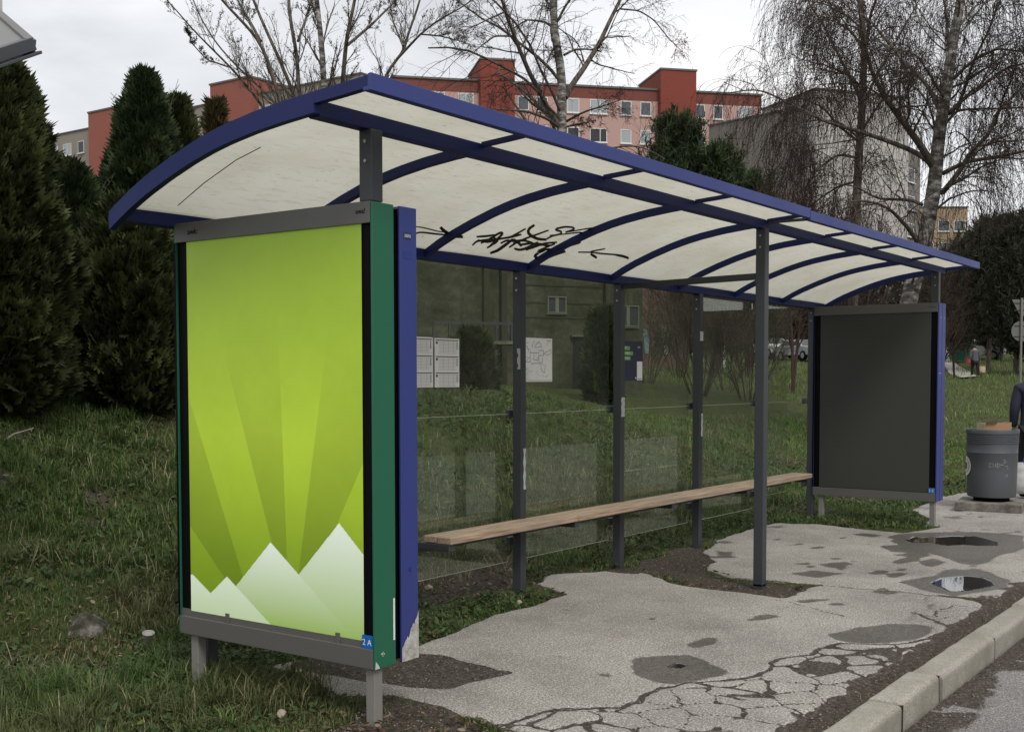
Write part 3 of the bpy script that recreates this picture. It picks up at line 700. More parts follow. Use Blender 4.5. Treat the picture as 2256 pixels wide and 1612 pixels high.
# translucent sheets, one per bay
xb = [XE0+.036]+RIBS+[XE1-.036]
sheets = []
def sheet(x0, x1, ya, yb, nm):
    nx, ny = 10, 26; xs_ = np.linspace(x0+.001, x1-.001, nx); ys_ = np.linspace(ya, yb, ny)
    V = [(x, y, top_at(y)-.020+.004*math.sin((x-x0)/(x1-x0)*math.pi)*(1 if nm == 'roof_sheet' else .4)) for x in xs_ for y in ys_]
    F = [(i*ny+j, (i+1)*ny+j, (i+1)*ny+j+1, i*ny+j+1) for i in range(nx-1) for j in range(ny-1)]
    return P(MB().add(V, F), nm, M_SHEET, 0, True)
for a, b in zip(xb[:-1], xb[1:]):
    sheets.append(sheet(a, b, 1.30, .03, 'roof_sheet')); sheet(a, b, .029, -.256, 'wing_sheet')
# posts
FRONT = [.045, 4.055, 8.235]; BACK = [.21, 1.56, 2.91, 4.25, 5.60, 6.94, 8.24]
def post(x, y, z0, z1, w=PST):
    o = P(MB().box(x-w/2, x+w/2, y-w/2, y+w/2, z0, z1), 'post', M_ANTH, .004)
    for dz in (.05, .13):
        b_ = MB(); b_.lathe([(.0, 0), (.008, 0), (.008, .004), (0, .005)], 0, 0, 10, False)
        k = len(b_.v)-40
        for i in range(k, k+40):
            q = b_.v[i]; b_.v[i] = (x-w/2-q[2], y+q[0], z1-dz+q[1])
        s_ = b_.build('bolt', M_BRUSHED); s_.parent = o; s_.matrix_parent_inverse = Matrix.Identity(4)
    return o
for x in FRONT: post(x, .045, -.05 if 1 < x < 5 else 2.196, 2.492)
for x in BACK: post(x, ROW-.035-.03, -.04, 2.183, .066)
# glass: two panes per bay with a fine joint, clamps on the posts
GY0 = ROW+.004
for i in range(len(BACK)-1):
    x0, x1 = BACK[i]+.036, BACK[i+1]-.036
    if i == 5: x1 = 7.77
    zb = .20 if i < 5 else .30
    P(MB().box(x0, x1, GY0, GY0+.006, 1.222, 2.17), 'glass_pane', M_GLASS, 0)
    P(MB().box(x0, x1, GY0, GY0+.006, zb, 1.212), 'glass_pane', M_GLASS, 0)
M_EDGE = mat('glass edge', (.42,.50,.42), .3)
for i in range(len(BACK)-1):
    x0, x1 = BACK[i]+.036, (BACK[i+1]-.036 if i < 5 else 7.77); zb = .20 if i < 5 else .30
    P(MB().box(x0, x1, GY0-.0005, GY0+.0065, 1.2125, 1.2155), 'pane_edge', M_EDGE, 0); P(MB().box(x0, x1, GY0-.0005, GY0+.0065, zb-.003, zb), 'pane_edge', M_EDGE, 0)
for x in BACK:
    for z in (.34, 1.215): P(MB().box(x-.041, x+.041, GY0-.012, GY0+.020, z-.028, z+.028), 'glass_clamp', M_ANTH, .003)
# horizontal ties between front and back posts
for xf, xk in ((.045, .21), (4.055, 4.25), (8.235, 8.24)):
    P(MB().bar((xf, .08, 2.165), (xk, ROW-.10, 2.165), .035, .045), 'tie_bar', M_ANTH)
P(MB().box(4.02, 4.09, .01, .08, 0.0, .012), 'post_foot', M_ANTH, 0)
# torn white stickers on the posts
M_STK = mat('torn sticker', (.5,.5,.49), .7)
def sticker(x, z0, z1, w, side='front'):
    y = ROW-.065-.033-.0015; n = 7; V = []
    for k in range(n):
        z = z0+(z1-z0)*k/(n-1); j = .006*math.sin(k*2.3+z*9)
        V += [(x-w/2+j, y, z), (x+w/2+.004*math.cos(k*3.1), y, z)]
    F = [(2*k, 2*k+1, 2*k+3, 2*k+2) for k in range(n-1)]
    P(MB().add(V, F), 'torn_sticker', M_STK, 0)
def sticker_side(x, z0, z1, wy):
    X_ = x-.033-.0015; y0 = ROW-.065-.033; V = []; n = 7
    for k in range(n):
        z = z0+(z1-z0)*k/(n-1); V += [(X_, y0+.001, z), (X_, y0+wy*(.5+.5*abs(math.sin(k*1.9+z*7))), z)]
    P(MB().add(V, [(2*k, 2*k+1, 2*k+3, 2*k+2) for k in range(n-1)]), 'torn_sticker', M_STK, 0)
sticker_side(2.91, 1.52, 1.66, .03); sticker(2.922, .70, .98, .026); sticker(4.255, 1.16, 1.31, .05); sticker(5.60, 1.78, 1.86, .06); sticker(5.615, .95, 1.15, .03)
# bench: three pairs of planks on brackets
bench_x = [1.86, 3.31, 4.76, 6.20, 7.70]
bn = empty('bench', (4, 1.2, .46)); place(bn)
def BP(mb, name, M, bevel=.004):
    o = mb.build(name, M, None, bevel); o.parent = bn; o.matrix_parent_inverse = Matrix.Translation((-4, -1.2, -.46)); return o
for a, b in zip(bench_x[:-1], bench_x[1:]):
    BP(MB().box(a+.004, b-.004, 1.075, 1.182, .455, .498), 'plank', M_WOOD, .006)
    BP(MB().box(a+.004, b-.004, 1.190, 1.290, .457, .499), 'plank', M_WOOD, .006)
for x in bench_x:
    xx = min(max(x, 1.892), 7.64)
    BP(MB().box(xx-.03, xx+.03, 1.09, ROW-.03, .412, .4545), 'bench_bracket', M_ANTH, .004)
BP(MB().box(1.87, 7.70, 1.325-.02, 1.325+.02, .39, .4115), 'bench_rail', M_ANTH, .003)

# graffiti brushed on the inside of the roof sheets
def roof_pt(u, v):
    q = ray(u, v); D = 4.0
    hit = lambda p: p[2] > top_at(p[1])-.024
    while D < 16:
        p = CC+q*D
        if -.27 < p[1] < 1.31 and hit(p):
            lo, hi = D-.1, D
            for _ in range(9):
                md = (lo+hi)/2
                if hit(CC+q*md): hi = md
                else: lo = md
            return CC+q*hi
        D += .1
    return None
ZG = lambda L: [(900+a/4.338, 460+b/4.338) for a, b in L]
GR = [([(60,170),(130,178),(220,200),(305,222),(330,222)], 5), ([(60,240),(100,225),(160,228),(250,240),(370,250)], 8), ([(305,175),(330,205),(380,240),(440,262),(520,268)], 17),
      ([(610,350),(650,310),(720,300),(790,290)], 9), ([(650,268),(740,262),(830,250)], 10), ([(660,300),(760,320),(850,290),(900,240),(905,228),(880,225),(820,260),(770,320)], 11),
      ([(750,375),(790,350),(800,345)], 9), ([(790,340),(860,290),(980,270),(1120,190)], 9), ([(780,425),(850,400),(920,350),(1000,290)], 14), ([(1000,290),(1060,330),(1080,360)], 13), ([(940,280),(1080,245)], 10),
      ([(1000,330),(1130,280),(1340,205)], 8), ([(1205,155),(1150,190),(1140,230),(1180,265),(1240,290),(1320,296)], 14), ([(1320,290),(1370,260),(1460,240),(1465,215),(1400,205),(1410,190),(1500,172),(1580,178),(1590,195),(1500,225)], 9),
      ([(1350,255),(1460,245),(1640,225),(1740,248),(1830,225),(1862,195),(1830,182),(1740,185),(1500,225)], 6), ([(1010,380),(1060,395),(1120,380),(1200,340),(1240,320)], 12), ([(1060,345),(1130,335),(1180,330)], 10),
      ([(1120,395),(1190,370),(1300,330),(1420,320)], 9), ([(1150,380),(1260,345),(1360,350),(1240,400)], 8), ([(1290,385),(1380,400),(1500,365),(1640,325),(1650,312),(1600,312),(1500,335),(1400,360)], 8),
      ([(1500,405),(1400,435),(1300,475),(1230,475),(1200,450),(1240,425)], 15), ([(1240,425),(1300,400)], 7), ([(1620,415),(1740,415),(1860,430),(2000,440),(2100,465)], 7), ([(1980,440),(2060,455),(2105,475)], 12),
      ([(1740,408),(1880,382)], 6), ([(690,330),(760,300),(800,270),(860,300),(830,330),(780,350)], 9), ([(880,330),(940,300),(1010,310),(1090,300),(1170,320),(1230,350)], 10), ([(960,370),(1050,310),(1130,300)], 9), ([(1180,380),(1250,330),(1330,360),(1400,335)], 9), ([(1230,410),(1330,385),(1420,395),(1480,380)], 9), ([(1740,430),(1800,470)], 12)]
gm = MB()
for pts, w in GR:
    A_ = np.array(ZG(pts)); s = np.r_[0, np.cumsum(np.hypot(*np.diff(A_, axis=0).T))]
    k = max(4, int(s[-1]/3)); tt = np.linspace(0, s[-1], k); xy = np.stack([np.interp(tt, s, A_[:, i]) for i in range(2)], -1)
    if k > 6:
        for _ in range(2): xy[1:-1] = (xy[:-2]+2*xy[1:-1]+xy[2:])/4
    T = np.gradient(xy, axis=0); T /= np.linalg.norm(T, axis=1)[:, None]+1e-9; N = np.stack([-T[:, 1], T[:, 0]], -1)
    ww = (w*1.75+3)/4.338/2*(.75+.35*np.sin(np.linspace(.3, 2.8, k))); V = []
    for c_, n_, w_ in zip(xy, N, ww):
        e_ = [roof_pt(*(c_+n_*w_*sg)) for sg in (-1, 1)]
        if e_[0] is None or e_[1] is None:
            if len(V) > 3: gm.add(V, [(2*i, 2*i+1, 2*i+3, 2*i+2) for i in range(len(V)//2-1)])
            V = []; continue
        V += [tuple(e_[0]), tuple(e_[1])]
    if len(V) > 3: gm.add(V, [(2*i, 2*i+1, 2*i+3, 2*i+2) for i in range(len(V)//2-1)])
M_TAG = mat('black marker paint', (.008,.008,.008), .5)
P(gm, 'graffiti', M_TAG, 0)
# old scratches on the near sheet
gm = MB()
for L_ in ([(392,452),(450,402),(520,352),(574,324)],):
    A_ = [roof_pt(*q) for q in L_]
    gm.tube([tuple(p-np.array([0,0,.002])) for p in A_], .0022, 5)
P(gm, 'scratch_line', mat('dirt line', (.08,.075,.055), .8), 0)

# ================================================================== display cases
def text_mesh(s, size, M, name, parent, origin, xdir, ydir, depth=.0008):
    cu = bpy.data.curves.new(name, 'FONT'); cu.body = s; cu.size = size; cu.extrude = depth/2; cu.align_x = 'LEFT'
    tmp = bpy.data.objects.new(name, cu); COL.objects.link(tmp); bpy.context.view_layer.update()
    me = bpy.data.meshes.new_from_object(tmp.evaluated_get(bpy.context.evaluated_depsgraph_get()))
    bpy.data.objects.remove(tmp); me.name = name
    x = Vector(xdir).normalized(); y = Vector(ydir).normalized(); z = x.cross(y)
    mt = Matrix((x, y, z)).transposed().to_4x4(); mt.translation = Vector(origin); me.transform(mt); me.materials.clear(); me.materials.append(M)
    o = bpy.data.objects.new(name, me); COL.objects.link(o)
    if parent is not None: o.parent = parent; o.matrix_parent_inverse = Matrix.Translation(-Vector(parent.location))
    return o
ZT, ZB, WD = 2.192, .234, 1.274
M_CASEGLASS = mk_glass('case glass', (.97,.97,.97), .0)
M_STICK = mat('blue number plate', (.008,.12,.42), .4)

def poster_mesh(root, x, y0, y1, z0, z1):
    nu, nv = 420, 640
    yv = np.linspace(y1, y0, nu); zv = np.linspace(z0, z1, nv)
    Yg, Zg = np.meshgrid(yv, zv, indexing='ij'); s = (y1-Yg)/(y1-y0); t_ = (Zg-z0)/(z1-z0)   # s: 0 left, 1 right; t 0 bottom
    def st(u, v):
        p = on(u, v, 0, x); return ((y1-p[1])/(y1-y0), (p[2]-z0)/(z1-z0))
    top = np.array([.245,.375,.024]); mid = np.array([.375,.530,.030]); low = np.array([.165,.270,.010])
    k = np.clip(t_, 0, 1)[..., None]
    base = np.where(k > .5, mid+(top-mid)*((k-.5)/.5), low+(mid-low)*sstep(k/.5))
    glow = np.exp(-(((s-.62)/.4)**2+((t_-.48)/.25)**2))[..., None]; base = base*(1+.10*glow)
    c = base.copy()
    ys_ = np.array([600, 1450.])
    bounds = [((415,900),(505,1270)), ((478,720),(560,1240)), ((612,700),(628,1130)), ((724,720),(657,1262)), ((800,1010),(738,1160))]
    bx = []
    for a, b in bounds:
        (s0, t0), (s1, t1) = st(*a), st(*b); bx.append(s0+(t_-t0)*(s1-s0)/(t1-t0))
    # light | dark | light | dark | light | dark | light
    b2 = []
    (s0, t0), (s1, t1) = st(540,1060), st(597,1195)
    (u0, v0), (u1, v1) = st(437,560), st(560,1240)
    bl = [bx[0], None, None, bx[2], bx[3], bx[4]]
    (p0, q0), (p1, q1) = st(484,740), st(566,1240); lB = p0+(t_-q0)*(p1-p0)/(q1-q0)
    (p0, q0), (p1, q1) = st(482,720), st(546,1040)
    # from the photograph: A left-light/dark, B dark/light, C light/dark, D dark/light, E light/dark, F dark/light
    def ln(a, b):
        (s0, t0), (s1, t1) = st(*a), st(*b); return s0+(t_-t0)*(s1-s0)/(t1-t0)
    A_ = ln((417,880),(508,1275)); B_ = ln((440,970),(560,1240)); 
    A2 = ln((420,1160),(500,1280)); Bq = ln((420,890),(545,1288)); Cq = ln((480,730),(597,1200)); Dq = ln((612,700),(632,1225)); Eq = ln((724,720),(658,1262)); Fq = ln((800,1020),(742,1155)); Cc = ln((483,740),(543,1040))
    Cq = ln((482,730),(600,1200)); Bd = ln((419,885),(541,1290))
    # dark bands: between A2 and Bd, between Cq and Dq, between Eq and Fq
    dark = ((s > A2) & (s < Bd)) | ((s > Cq) & (s < Dq)) | ((s > Eq) & (s < Fq))
    fade = sstep((st(600,1020)[1]+.26-t_)/.34); fade = np.clip(sstep((.80-t_)/.45), 0, 1)
    c *= (1+.10*(fbm(s*5+3, t_*7, 5)-.5)[..., None]+.05*(fbm(s*30, t_*40, 2)-.5)[..., None])
    c *= np.where(dark, 1-.23*fade, 1+.02*fade)[..., None]
    def mtn(pk, l, r, gtop, gbot, tb):
        sp, tp = st(*pk); sl_, tl = st(*l); sr, tr_ = st(*r)
        m_ = np.where(s < sp, tl+(s-sl_)*(tp-tl)/(sp-sl_), tp+(s-sp)*(tr_-tp)/(sr-sp))
        inside = t_ < m_
        g = np.clip((tp-t_)/(tp-tb), 0, 1)[..., None]; colr = np.array(gtop)*(1-g)+np.array(gbot)*g
        return inside, colr
    W1 = (.78,.86,.76); W2 = (.32,.47,.12)
    for pk, l, r, tb in (((747,1152),(658,1265),(801,1222),0.0), ((596,1194),(520,1290),(658,1265),-.02)):
        ins, cl = mtn(pk, l, r, W1, W2, 0.0); 
        sp, _ = st(*pk)
        c = np.where(ins[..., None], cl, c)
    # the nearer low hills on the left
    for pk, l, r in (((500,1269),(464,1306),(590,1368)), ((425,1265),(424,1265),(464,1306))):
        ins, cl = mtn(pk, l, r, (.70,.80,.64), (.50,.64,.36), -.02)
        if pk[0] == 425: ins &= s < st(464,1306)[0]
        else: ins &= s > st(464,1306)[0]-.002
        c = np.where(ins[..., None], cl, c)
    V = np.stack([np.full_like(Yg, x), Yg, Zg], -1).reshape(-1, 3)
    idx_ = np.arange(nu*nv).reshape(nu, nv); F = np.stack([idx_[:-1,:-1], idx_[1:,:-1], idx_[1:,1:], idx_[:-1,1:]], -1).reshape(-1, 4)
    M = mat('brightened poster print', (1,1,1), .45); tt = NT(M); a = tt.attr('col')
    tt.setc(a.outputs['Color']); tt.l(a.outputs['Color'], tt.b.inputs['Emission Color']); tt.b.inputs['Emission Strength'].default_value = .17  # weak emission added to brighten the print; no lamp sits behind it
    o = np_mesh('poster', V, F, M, col=c.reshape(-1, 3)); o.parent = root; o.matrix_parent_inverse = Matrix.Translation(-Vector(root.location)); return o

def case(x0, depth, face, side_mat, label, kind, legs=True, y0=0.0, zb=ZB, zt=ZT):
    """double-walled display case; face=-1 looks towards -X"""
    root = empty('display_case', (x0+depth/2, WD/2, 0)); tag(root, label, 'display case', 'display cases at the shelter ends')
    q = lambda mb, name, M, bev=.003: (lambda o: (setattr(o, 'parent', root), setattr(o, 'matrix_parent_inverse', Matrix.Translation(-Vector(root.location))), o)[2])(mb.build(name, M, None, bev))
    x1 = x0+depth; y1 = y0+WD
    f0 = x0 if face < 0 else x1   # face plane
    s = .022                       # recess of the print behind the frame
    # side uprights (coloured) at both edges
    for a, b in ((y0, y0+.012), (y1-.012, y1)): q(MB().box(x0+.001, x1, a, b, zb, zt), 'side_panel', side_mat)
    q(MB().box(x0+.003, x1-.003, y0+.012, y1-.012, zt-.012, zt-.002), 'top_cap', M_RAIL, 0)
    q(MB().box(x0+.003, x1-.003, y0+.012, y1-.012, zb+.002, zb+.012), 'bottom_cap', M_RAIL, 0)
    rx = (x0-.002, x0+.02) if face < 0 else (x1-.02, x1+.002)
    q(MB().box(rx[0], rx[1], y0+.0125, y1-.0125, zt-.088, zt+.002), 'top_rail', M_RAIL, .002)
    q(MB().box(rx[0], rx[1], y0+.0125, y1-.0125, zb-.001, zb+.084), 'bottom_rail', M_RAIL, .002)
    bx = (x0+.014, x1-.004) if face < 0 else (x0+.004, x1-.014)
    q(MB().box(bx[0], bx[1], y0+.013, y1-.013, zb+.013, zt-.013), 'back_box', M_BLACK, 0)
    if face < 0: q(MB().box(x0-.0012, x0+.0006, y1-.0128, y1+.0004, zb+.085, zt-.089), 'edge_trim', M_BLACK, 0)
    if legs:
        for yy in (y0+.045, y1-.09):
            lx = x0+.045
            q(MB().box(lx-.026, lx+.026, yy-.025, yy+.025, -.06, zb-.002), 'leg', M_GALV, .004)
    return root, q
rootA, q = case(0, .135, -1, M_GREEN, 'green sided display case with a green poster of white peaks at the near end', 'green')
px0 = .009
def yz(u, v, x=px0):
    p = on(u, v, 0, x); return p[1], p[2]
(ya, za), (yb_, zb_), (yc, zc), (yd, zd) = yz(405,535), yz(797,490), yz(801,1411), yz(427,1345)
poster_mesh(rootA, px0, (yb_+yc)/2, (ya+yd)/2, (zc+zd)/2, (za+zb_)/2)
q(MB().box(px0+.0005, px0+.003, .0135, WD-.0135, ZB+.0135, ZB+.12), 'inner_tray', M_RAIL, 0)
for yy in (.22, .93): q(MB().box(px0-.006, px0+.0005, yy-.012, yy+.012, ZB+.02, ZB+.13), 'poster_clip', M_RAIL, .001)
o = q(MB().box(.0, .0035, .014, .072, ZB+.0845, ZB+.142), 'number_plate', M_STICK, 0)
text_mesh('2 A', .036, M_WHITE, 'plate_text', o, (-.0008, .070, ZB+.100), (0,-1,0), (0,0,1)).matrix_parent_inverse = Matrix.Identity(4)
o.matrix_parent_inverse = Matrix.Translation(-Vector(rootA.location)); bpy.data.objects[o.children[0].name].matrix_parent_inverse = Matrix.Identity(4)
t_ = text_mesh('awk:', .040, M_BLACK, 'rail_text', rootA, (-.0030, WD-.105, ZT-.055), (0,-1,0), (0,0,1))
t_ = text_mesh('awa!', .030, M_BLACK, 'rail_text', rootA, (-.0030, .090, ZT-.047), (0,-1,0), (0,0,1))
q(MB().box(.118, .128, -.0012, -.0002, .34, .52), 'white_strip', M_WHITE, 0)
# paint chips at the foot of the green side
M_CHIP = mat('bare primer', (.5,.48,.44), .8); m_ = MB()
for dx, dz, r_ in ((.045,.045,.005),(.052,.051,.003),(.058,.043,.004),(.050,.036,.003)):
    q(MB().add([(dx+r_*math.cos(a), -.0009, ZB+.015+dz+r_*math.sin(a)) for a in np.linspace(0, 5.5, 7)], [tuple(range(7))]), 'paint_chip', M_CHIP, 0)
m_.add([(.0015,-.0009,ZB+.0005),(.032,-.0009,ZB+.0005),(.020,-.0009,ZB+.020),(.006,-.0009,ZB+.034)], [(0,1,2,3)])
q(m_, 'paint_chip', M_CHIP, 0)
rootB, q = case(.172, .112, 1, M_BLUE, 'blue sided display case behind the green one, its foot stripped of paint', 'blue', legs=False)
q(MB().box(.136, .171, .08, .12, 1.9, 1.94), 'spacer', M_ANTH, 0); q(MB().box(.136, .171, .08, .12, .5, .54), 'spacer', M_ANTH, 0)
q(MB().box(.14, .171, .02, WD-.02, ZB+.02, ZT-.03), 'back_plate', M_BLACK, 0)
o = q(MB().box(.200, .248, -.0014, -.0002, 2.055, 2.085), 'number_plate', mat('dark label', (.02,.03,.09), .5), 0)
t_ = text_mesh('25352', .0165, M_WHITE, 'plate_text', rootB, (.2015, -.0024, 2.0635), (1,0,0), (0,0,1))
q(MB().box(.198, .252, -.0010, -.0002, 1.97, 2.005), 'painted_patch', mat('darker blue patch', (.018,.034,.19), .5), 0)
# stripped foot of the blue side: bare filler with a ragged top edge
m_ = MB(); n = 16; V = []
rr = random.Random(5)
for k in range(n):
    x = .1725+.111*k/(n-1); h_ = .055+.15*(k/(n-1))**1.15+rr.uniform(-.012,.012)
    V += [(x, -.0022, ZB), (x, -.0022, ZB+h_)]
m_.add(V, [(2*k, 2*k+2, 2*k+3, 2*k+1) for k in range(n-1)])
M_FILL = mat('bare filler', (.42,.40,.37), .9); tq = NT(M_FILL); f = tq.noise(26, 6, .7); tq.setc(tq.ramp(f, [(.3, (.22,.20,.18)), (.5, (.40,.385,.355)), (.7, (.56,.55,.53))])); tq.bump(f, .7, .01)
q(m_, 'stripped_paint', M_FILL, 0)
text_mesh('K', .03, mat('pen mark', (.02,.03,.12), .6), 'pen_mark', rootB, (.222, -.0022, .62), (1,0,0), (0,0,1))
# far end
XF = 8.194
M_DARKP = mat('dark blank poster', (.046,.050,.045), .5, 0, .3)
rootC, q = case(XF, .112, -1, M_BLUE, 'blue sided display case with a blank dark poster at the far end of the shelter', 'dark')
q(MB().box(XF+.008, XF+.011, .075, WD-.075, ZB+.090, ZT-.083), 'poster', M_DARKP, 0)
o = q(MB().box(XF-.003, XF+.0005, .014, .075, ZB+.0845, ZB+.137), 'number_plate', M_STICK, 0)
text_mesh('2 C', .036, M_WHITE, 'plate_text', rootC, (XF-.004, .073, ZB+.098), (0,-1,0), (0,0,1))
q(MB().box(XF-.0030, XF-.0024, .03, .11, ZT-.052, ZT-.030), 'rail_label', mat('faint label', (.075,.073,.068), .6), 0)
rootD, q = case(XF+.122, .112, 1, M_BLUE, 'outward facing blue display case mounted behind the blank dark poster at the far end', 'blue', legs=False)
for xx in (.056, .178):
    for zz in (2.05,):
        q(MB().box(XF+xx-.008, XF+xx+.008, -.003, -.0002, zz-.008, zz+.008), 'screw', M_BRUSHED, 0)
q(MB().box(XF+.02, XF+.11, -.001, -.0002, 1.50, 1.503), 'seam_line', M_WHITE, 0)

# ================================================================== printed sheets on the glass
def sheet_root(name, label, cat, x0, x1, z0, z1, M=M_PAPER, grp=None):
    r = empty(name, ((x0+x1)/2, GY0-.003, (z0+z1)/2)); tag(r, label, cat, grp)
    qq = lambda mb, nm, MM: (lambda o: (setattr(o, 'parent', r), setattr(o, 'matrix_parent_inverse', Matrix.Translation(-Vector(r.location))), o)[2])(mb.build(nm, MM))
    qq(MB().box(x0, x1, GY0-.002, GY0-.001, z0, z1), 'sheet', M); return r, qq
YI = GY0-.0026
def timetable(x0, x1, z0, z1, label, seed):
    r, qq = sheet_root('timetable', label, 'timetable', x0, x1, z0, z1, grp='timetables taped to the glass')
    m_ = MB(); d_ = MB(); rr = random.Random(seed); w = x1-x0; h = z1-z0
    for b_ in range(3):
        zt_ = z1-h*(b_*.335+.03); d_.box(x0+.01, x1-.01, YI-.0004, YI, zt_-.006, zt_); d_.box(x0+.012, x0+.03, YI-.0004, YI, zt_-.028, zt_-.012)
        for k in range(9):
            zz = zt_-.014-k*h*.029; m_.box(x0+.04, x1-.012-rr.uniform(0, .03), YI-.0004, YI, zz-.0016, zz)
        for c_ in range(3):
            xx = x0+w*(.35+.2*c_); m_.box(xx, xx+.0016, YI-.0007, YI-.0004, zt_-h*.27, zt_-.01)
        m_.box(x1-.03, x1-.018, YI-.0007, YI-.0004, zt_-h*.20, zt_-.012)
    qq(m_, 'print', M_INK); qq(d_, 'heading', M_INK2)
timetable(1.80, 2.066, 1.402, 1.715, 'left printed timetable sheet, half hidden by the blue display case', 1)
timetable(2.082, 2.332, 1.402, 1.712, 'right printed timetable sheet, fully visible next to the half hidden one', 2)
r, qq = sheet_root('network_map', 'white line network map sheet on the glass between the first two visible back posts', 'map', 2.968, 3.415, 1.434, 1.742)
m_ = MB(); rr = random.Random(9); d_ = MB()
def seg(mb, a, b, w):
    (x0, z0), (x1, z1) = a, b; dx, dz = x1-x0, z1-z0; l = math.hypot(dx, dz)+1e-9; nx__, nz__ = -dz/l*w/2, dx/l*w/2
    mb.add([(x0-nx__, YI, z0-nz__), (x1-nx__, YI, z1-nz__), (x1+nx__, YI, z1+nz__), (x0+nx__, YI, z0+nz__)], [(0,1,2,3)])
XM = lambda a, b: (2.968+.447*a, 1.434+.308*b)
for L_ in ([(.38,.72),(.38,.45),(.1,.45),(.05,.55)], [(.38,.66),(.62,.66),(.62,.72),(.75,.72),(.75,.6),(.62,.6),(.62,.66)], [(.75,.66),(.88,.7),(.95,.75),(.97,.66),(.88,.62),(.75,.64)], [(.48,.66),(.48,.5),(.6,.5),(.6,.6)], [(.12,.8),(.12,.6),(.3,.55)], [(.15,.82),(.3,.8),(.34,.7)], [(.42,.78),(.5,.95)], [(.5,.8),(.62,.93),(.7,.8),(.5,.78)], [(.62,.6),(.62,.42),(.72,.42),(.72,.55)], [(.1,.5),(.2,.42),(.36,.56)], [(.4,.42),(.62,.42)], [(.05,.3),(.05,.12),(.1,.05)], [(.66,.4),(.7,.25),(.78,.2),(.8,.38)]):
    for a, b in zip(L_[:-1], L_[1:]): seg(d_, XM(*a), XM(*b), .0030)
for k in range(70):
    a = rr.uniform(.05,.9), rr.uniform(.08,.9); seg(m_, XM(*a), XM(a[0]+rr.uniform(.02,.07), a[1]+rr.uniform(-.01,.01)), .0022)
for k in range(14): seg(m_, XM(.05, .32-k*.02), XM(.30+rr.uniform(0,.12), .32-k*.02), .0014)
seg(m_, XM(.02,.87), XM(.33,.87), .0018); seg(d_, XM(.02,.03), XM(.99,.03), .0025); seg(d_, XM(.84,.95), XM(.96,.95), .004); seg(m_, XM(.84,.91), XM(.97,.91), .003)
qq(m_, 'print', M_INK); qq(d_, 'line_drawing', M_INK2)
text_mesh('Mapka', .030, M_INK2, 'heading', r, (2.972, YI-.0003, 1.712), (1,0,0), (0,0,1))
r, qq = sheet_root('notice_sheet', 'dark navy notice with green text bars and a white card on the glass', 'notice', 4.29, 4.742, 1.437, 1.752, mat('navy print', (.022,.032,.060), .5))
M_GB = mat('green text bar', (.20,.42,.13), .5)
for k, (w_, s_) in enumerate(((.185,'aj na MHD'),(.235,'alebo prenajmi'),(.195,'tento priestor'))):
    z_ = 1.696-k*.040; qq(MB().box(4.348, 4.348+w_, YI-.0004, YI, z_-.015, z_+.015), 'text_bar', M_GB)
    text_mesh(s_, .030, M_WHITE, 'text_line', r, (4.353, YI-.0008, z_-.006), (1,0,0), (0,0,1))
text_mesh('BESA', .018, M_WHITE, 'small_text', r, (4.66, YI-.0008, 1.700), (1,0,0), (0,0,1))
qq(MB().box(4.648, 4.735, YI-.0004, YI, 1.441, 1.592), 'white_card', M_PAPER)
qq(MB().box(4.66, 4.722, YI-.0008, YI-.0004, 1.452, 1.455).box(4.66, 4.722, YI-.0008, YI-.0004, 1.446, 1.449), 'small_print', M_INK2)
qq(MB().box(4.62, 4.64, YI-.0004, YI, 1.455, 1.465), 'small_mark', M_WHITE)

# ================================================================== street things
def CH(root, mb, name, M, bevel=0.0, smooth=False):
    """child modelled in the root's local frame"""
    o = mb.build(name, M, root, bevel, smooth); return o
def gz(x, y): return float(hgt(np.array([x]), np.array([y]))[0])

# litter bin on a concrete slab
bx_, by_ = gp(2184, 1102, .10)
M_BIN = painted('bin plastic', (.082,.090,.102), wear=.84, rough=.5)
M_SLAB = bark('bin slab concrete', (.10,.09,.075), (.17,.155,.135), (.27,.25,.22), 9, (1,1,1))
zb0 = .012
slab = MB().box(-.34, .34, -.34, .34, 0, .10).build('concrete_slab', M_SLAB, None, .012); slab.location = (bx_, by_, zb0-.01); slab.rotation_euler = (0, 0, R(8)); tag(slab, 'square concrete slab carrying the grey litter bin', 'slab')
lb = empty('litter_bin', (bx_, by_, zb0+.09), R(8)); tag(lb, 'round ribbed dark grey litter bin with scratched marks and cardboard sticking out', 'litter bin'); lb.scale = (.94, .94, .91)
H0 = .052
CH(lb, MB().lathe([(.0,0),(.20,0),(.20,.055),(0,.055)], 0, 0, 36, False), 'base_ring', M_BLACK, 0, True)
prof = [(.262,H0),(.268,.07),(.276,.35),(.281,.585),(.284,.59),(.281,.596),(.283,.68)]
for k in range(5):
    z = .70+k*.022; prof += [(.283,z),(.291,z+.004),(.291,z+.010),(.283,z+.014)]
prof += [(.284,.812),(.292,.815),(.296,.86),(.292,.868),(.270,.866),(.262,.80),(.255,.3),(.0,.1)]
body = CH(lb, MB().lathe([(0,H0)]+prof, 0, 0, 56, False), 'barrel', M_BIN, 0)
me = body.data; me.polygons.foreach_set('use_smooth', [True]*len(me.polygons))
es = body.modifiers.new('split', 'EDGE_SPLIT'); es.split_angle = R(35)
M_SCR = mat('scratches', (.34,.34,.33), .8)
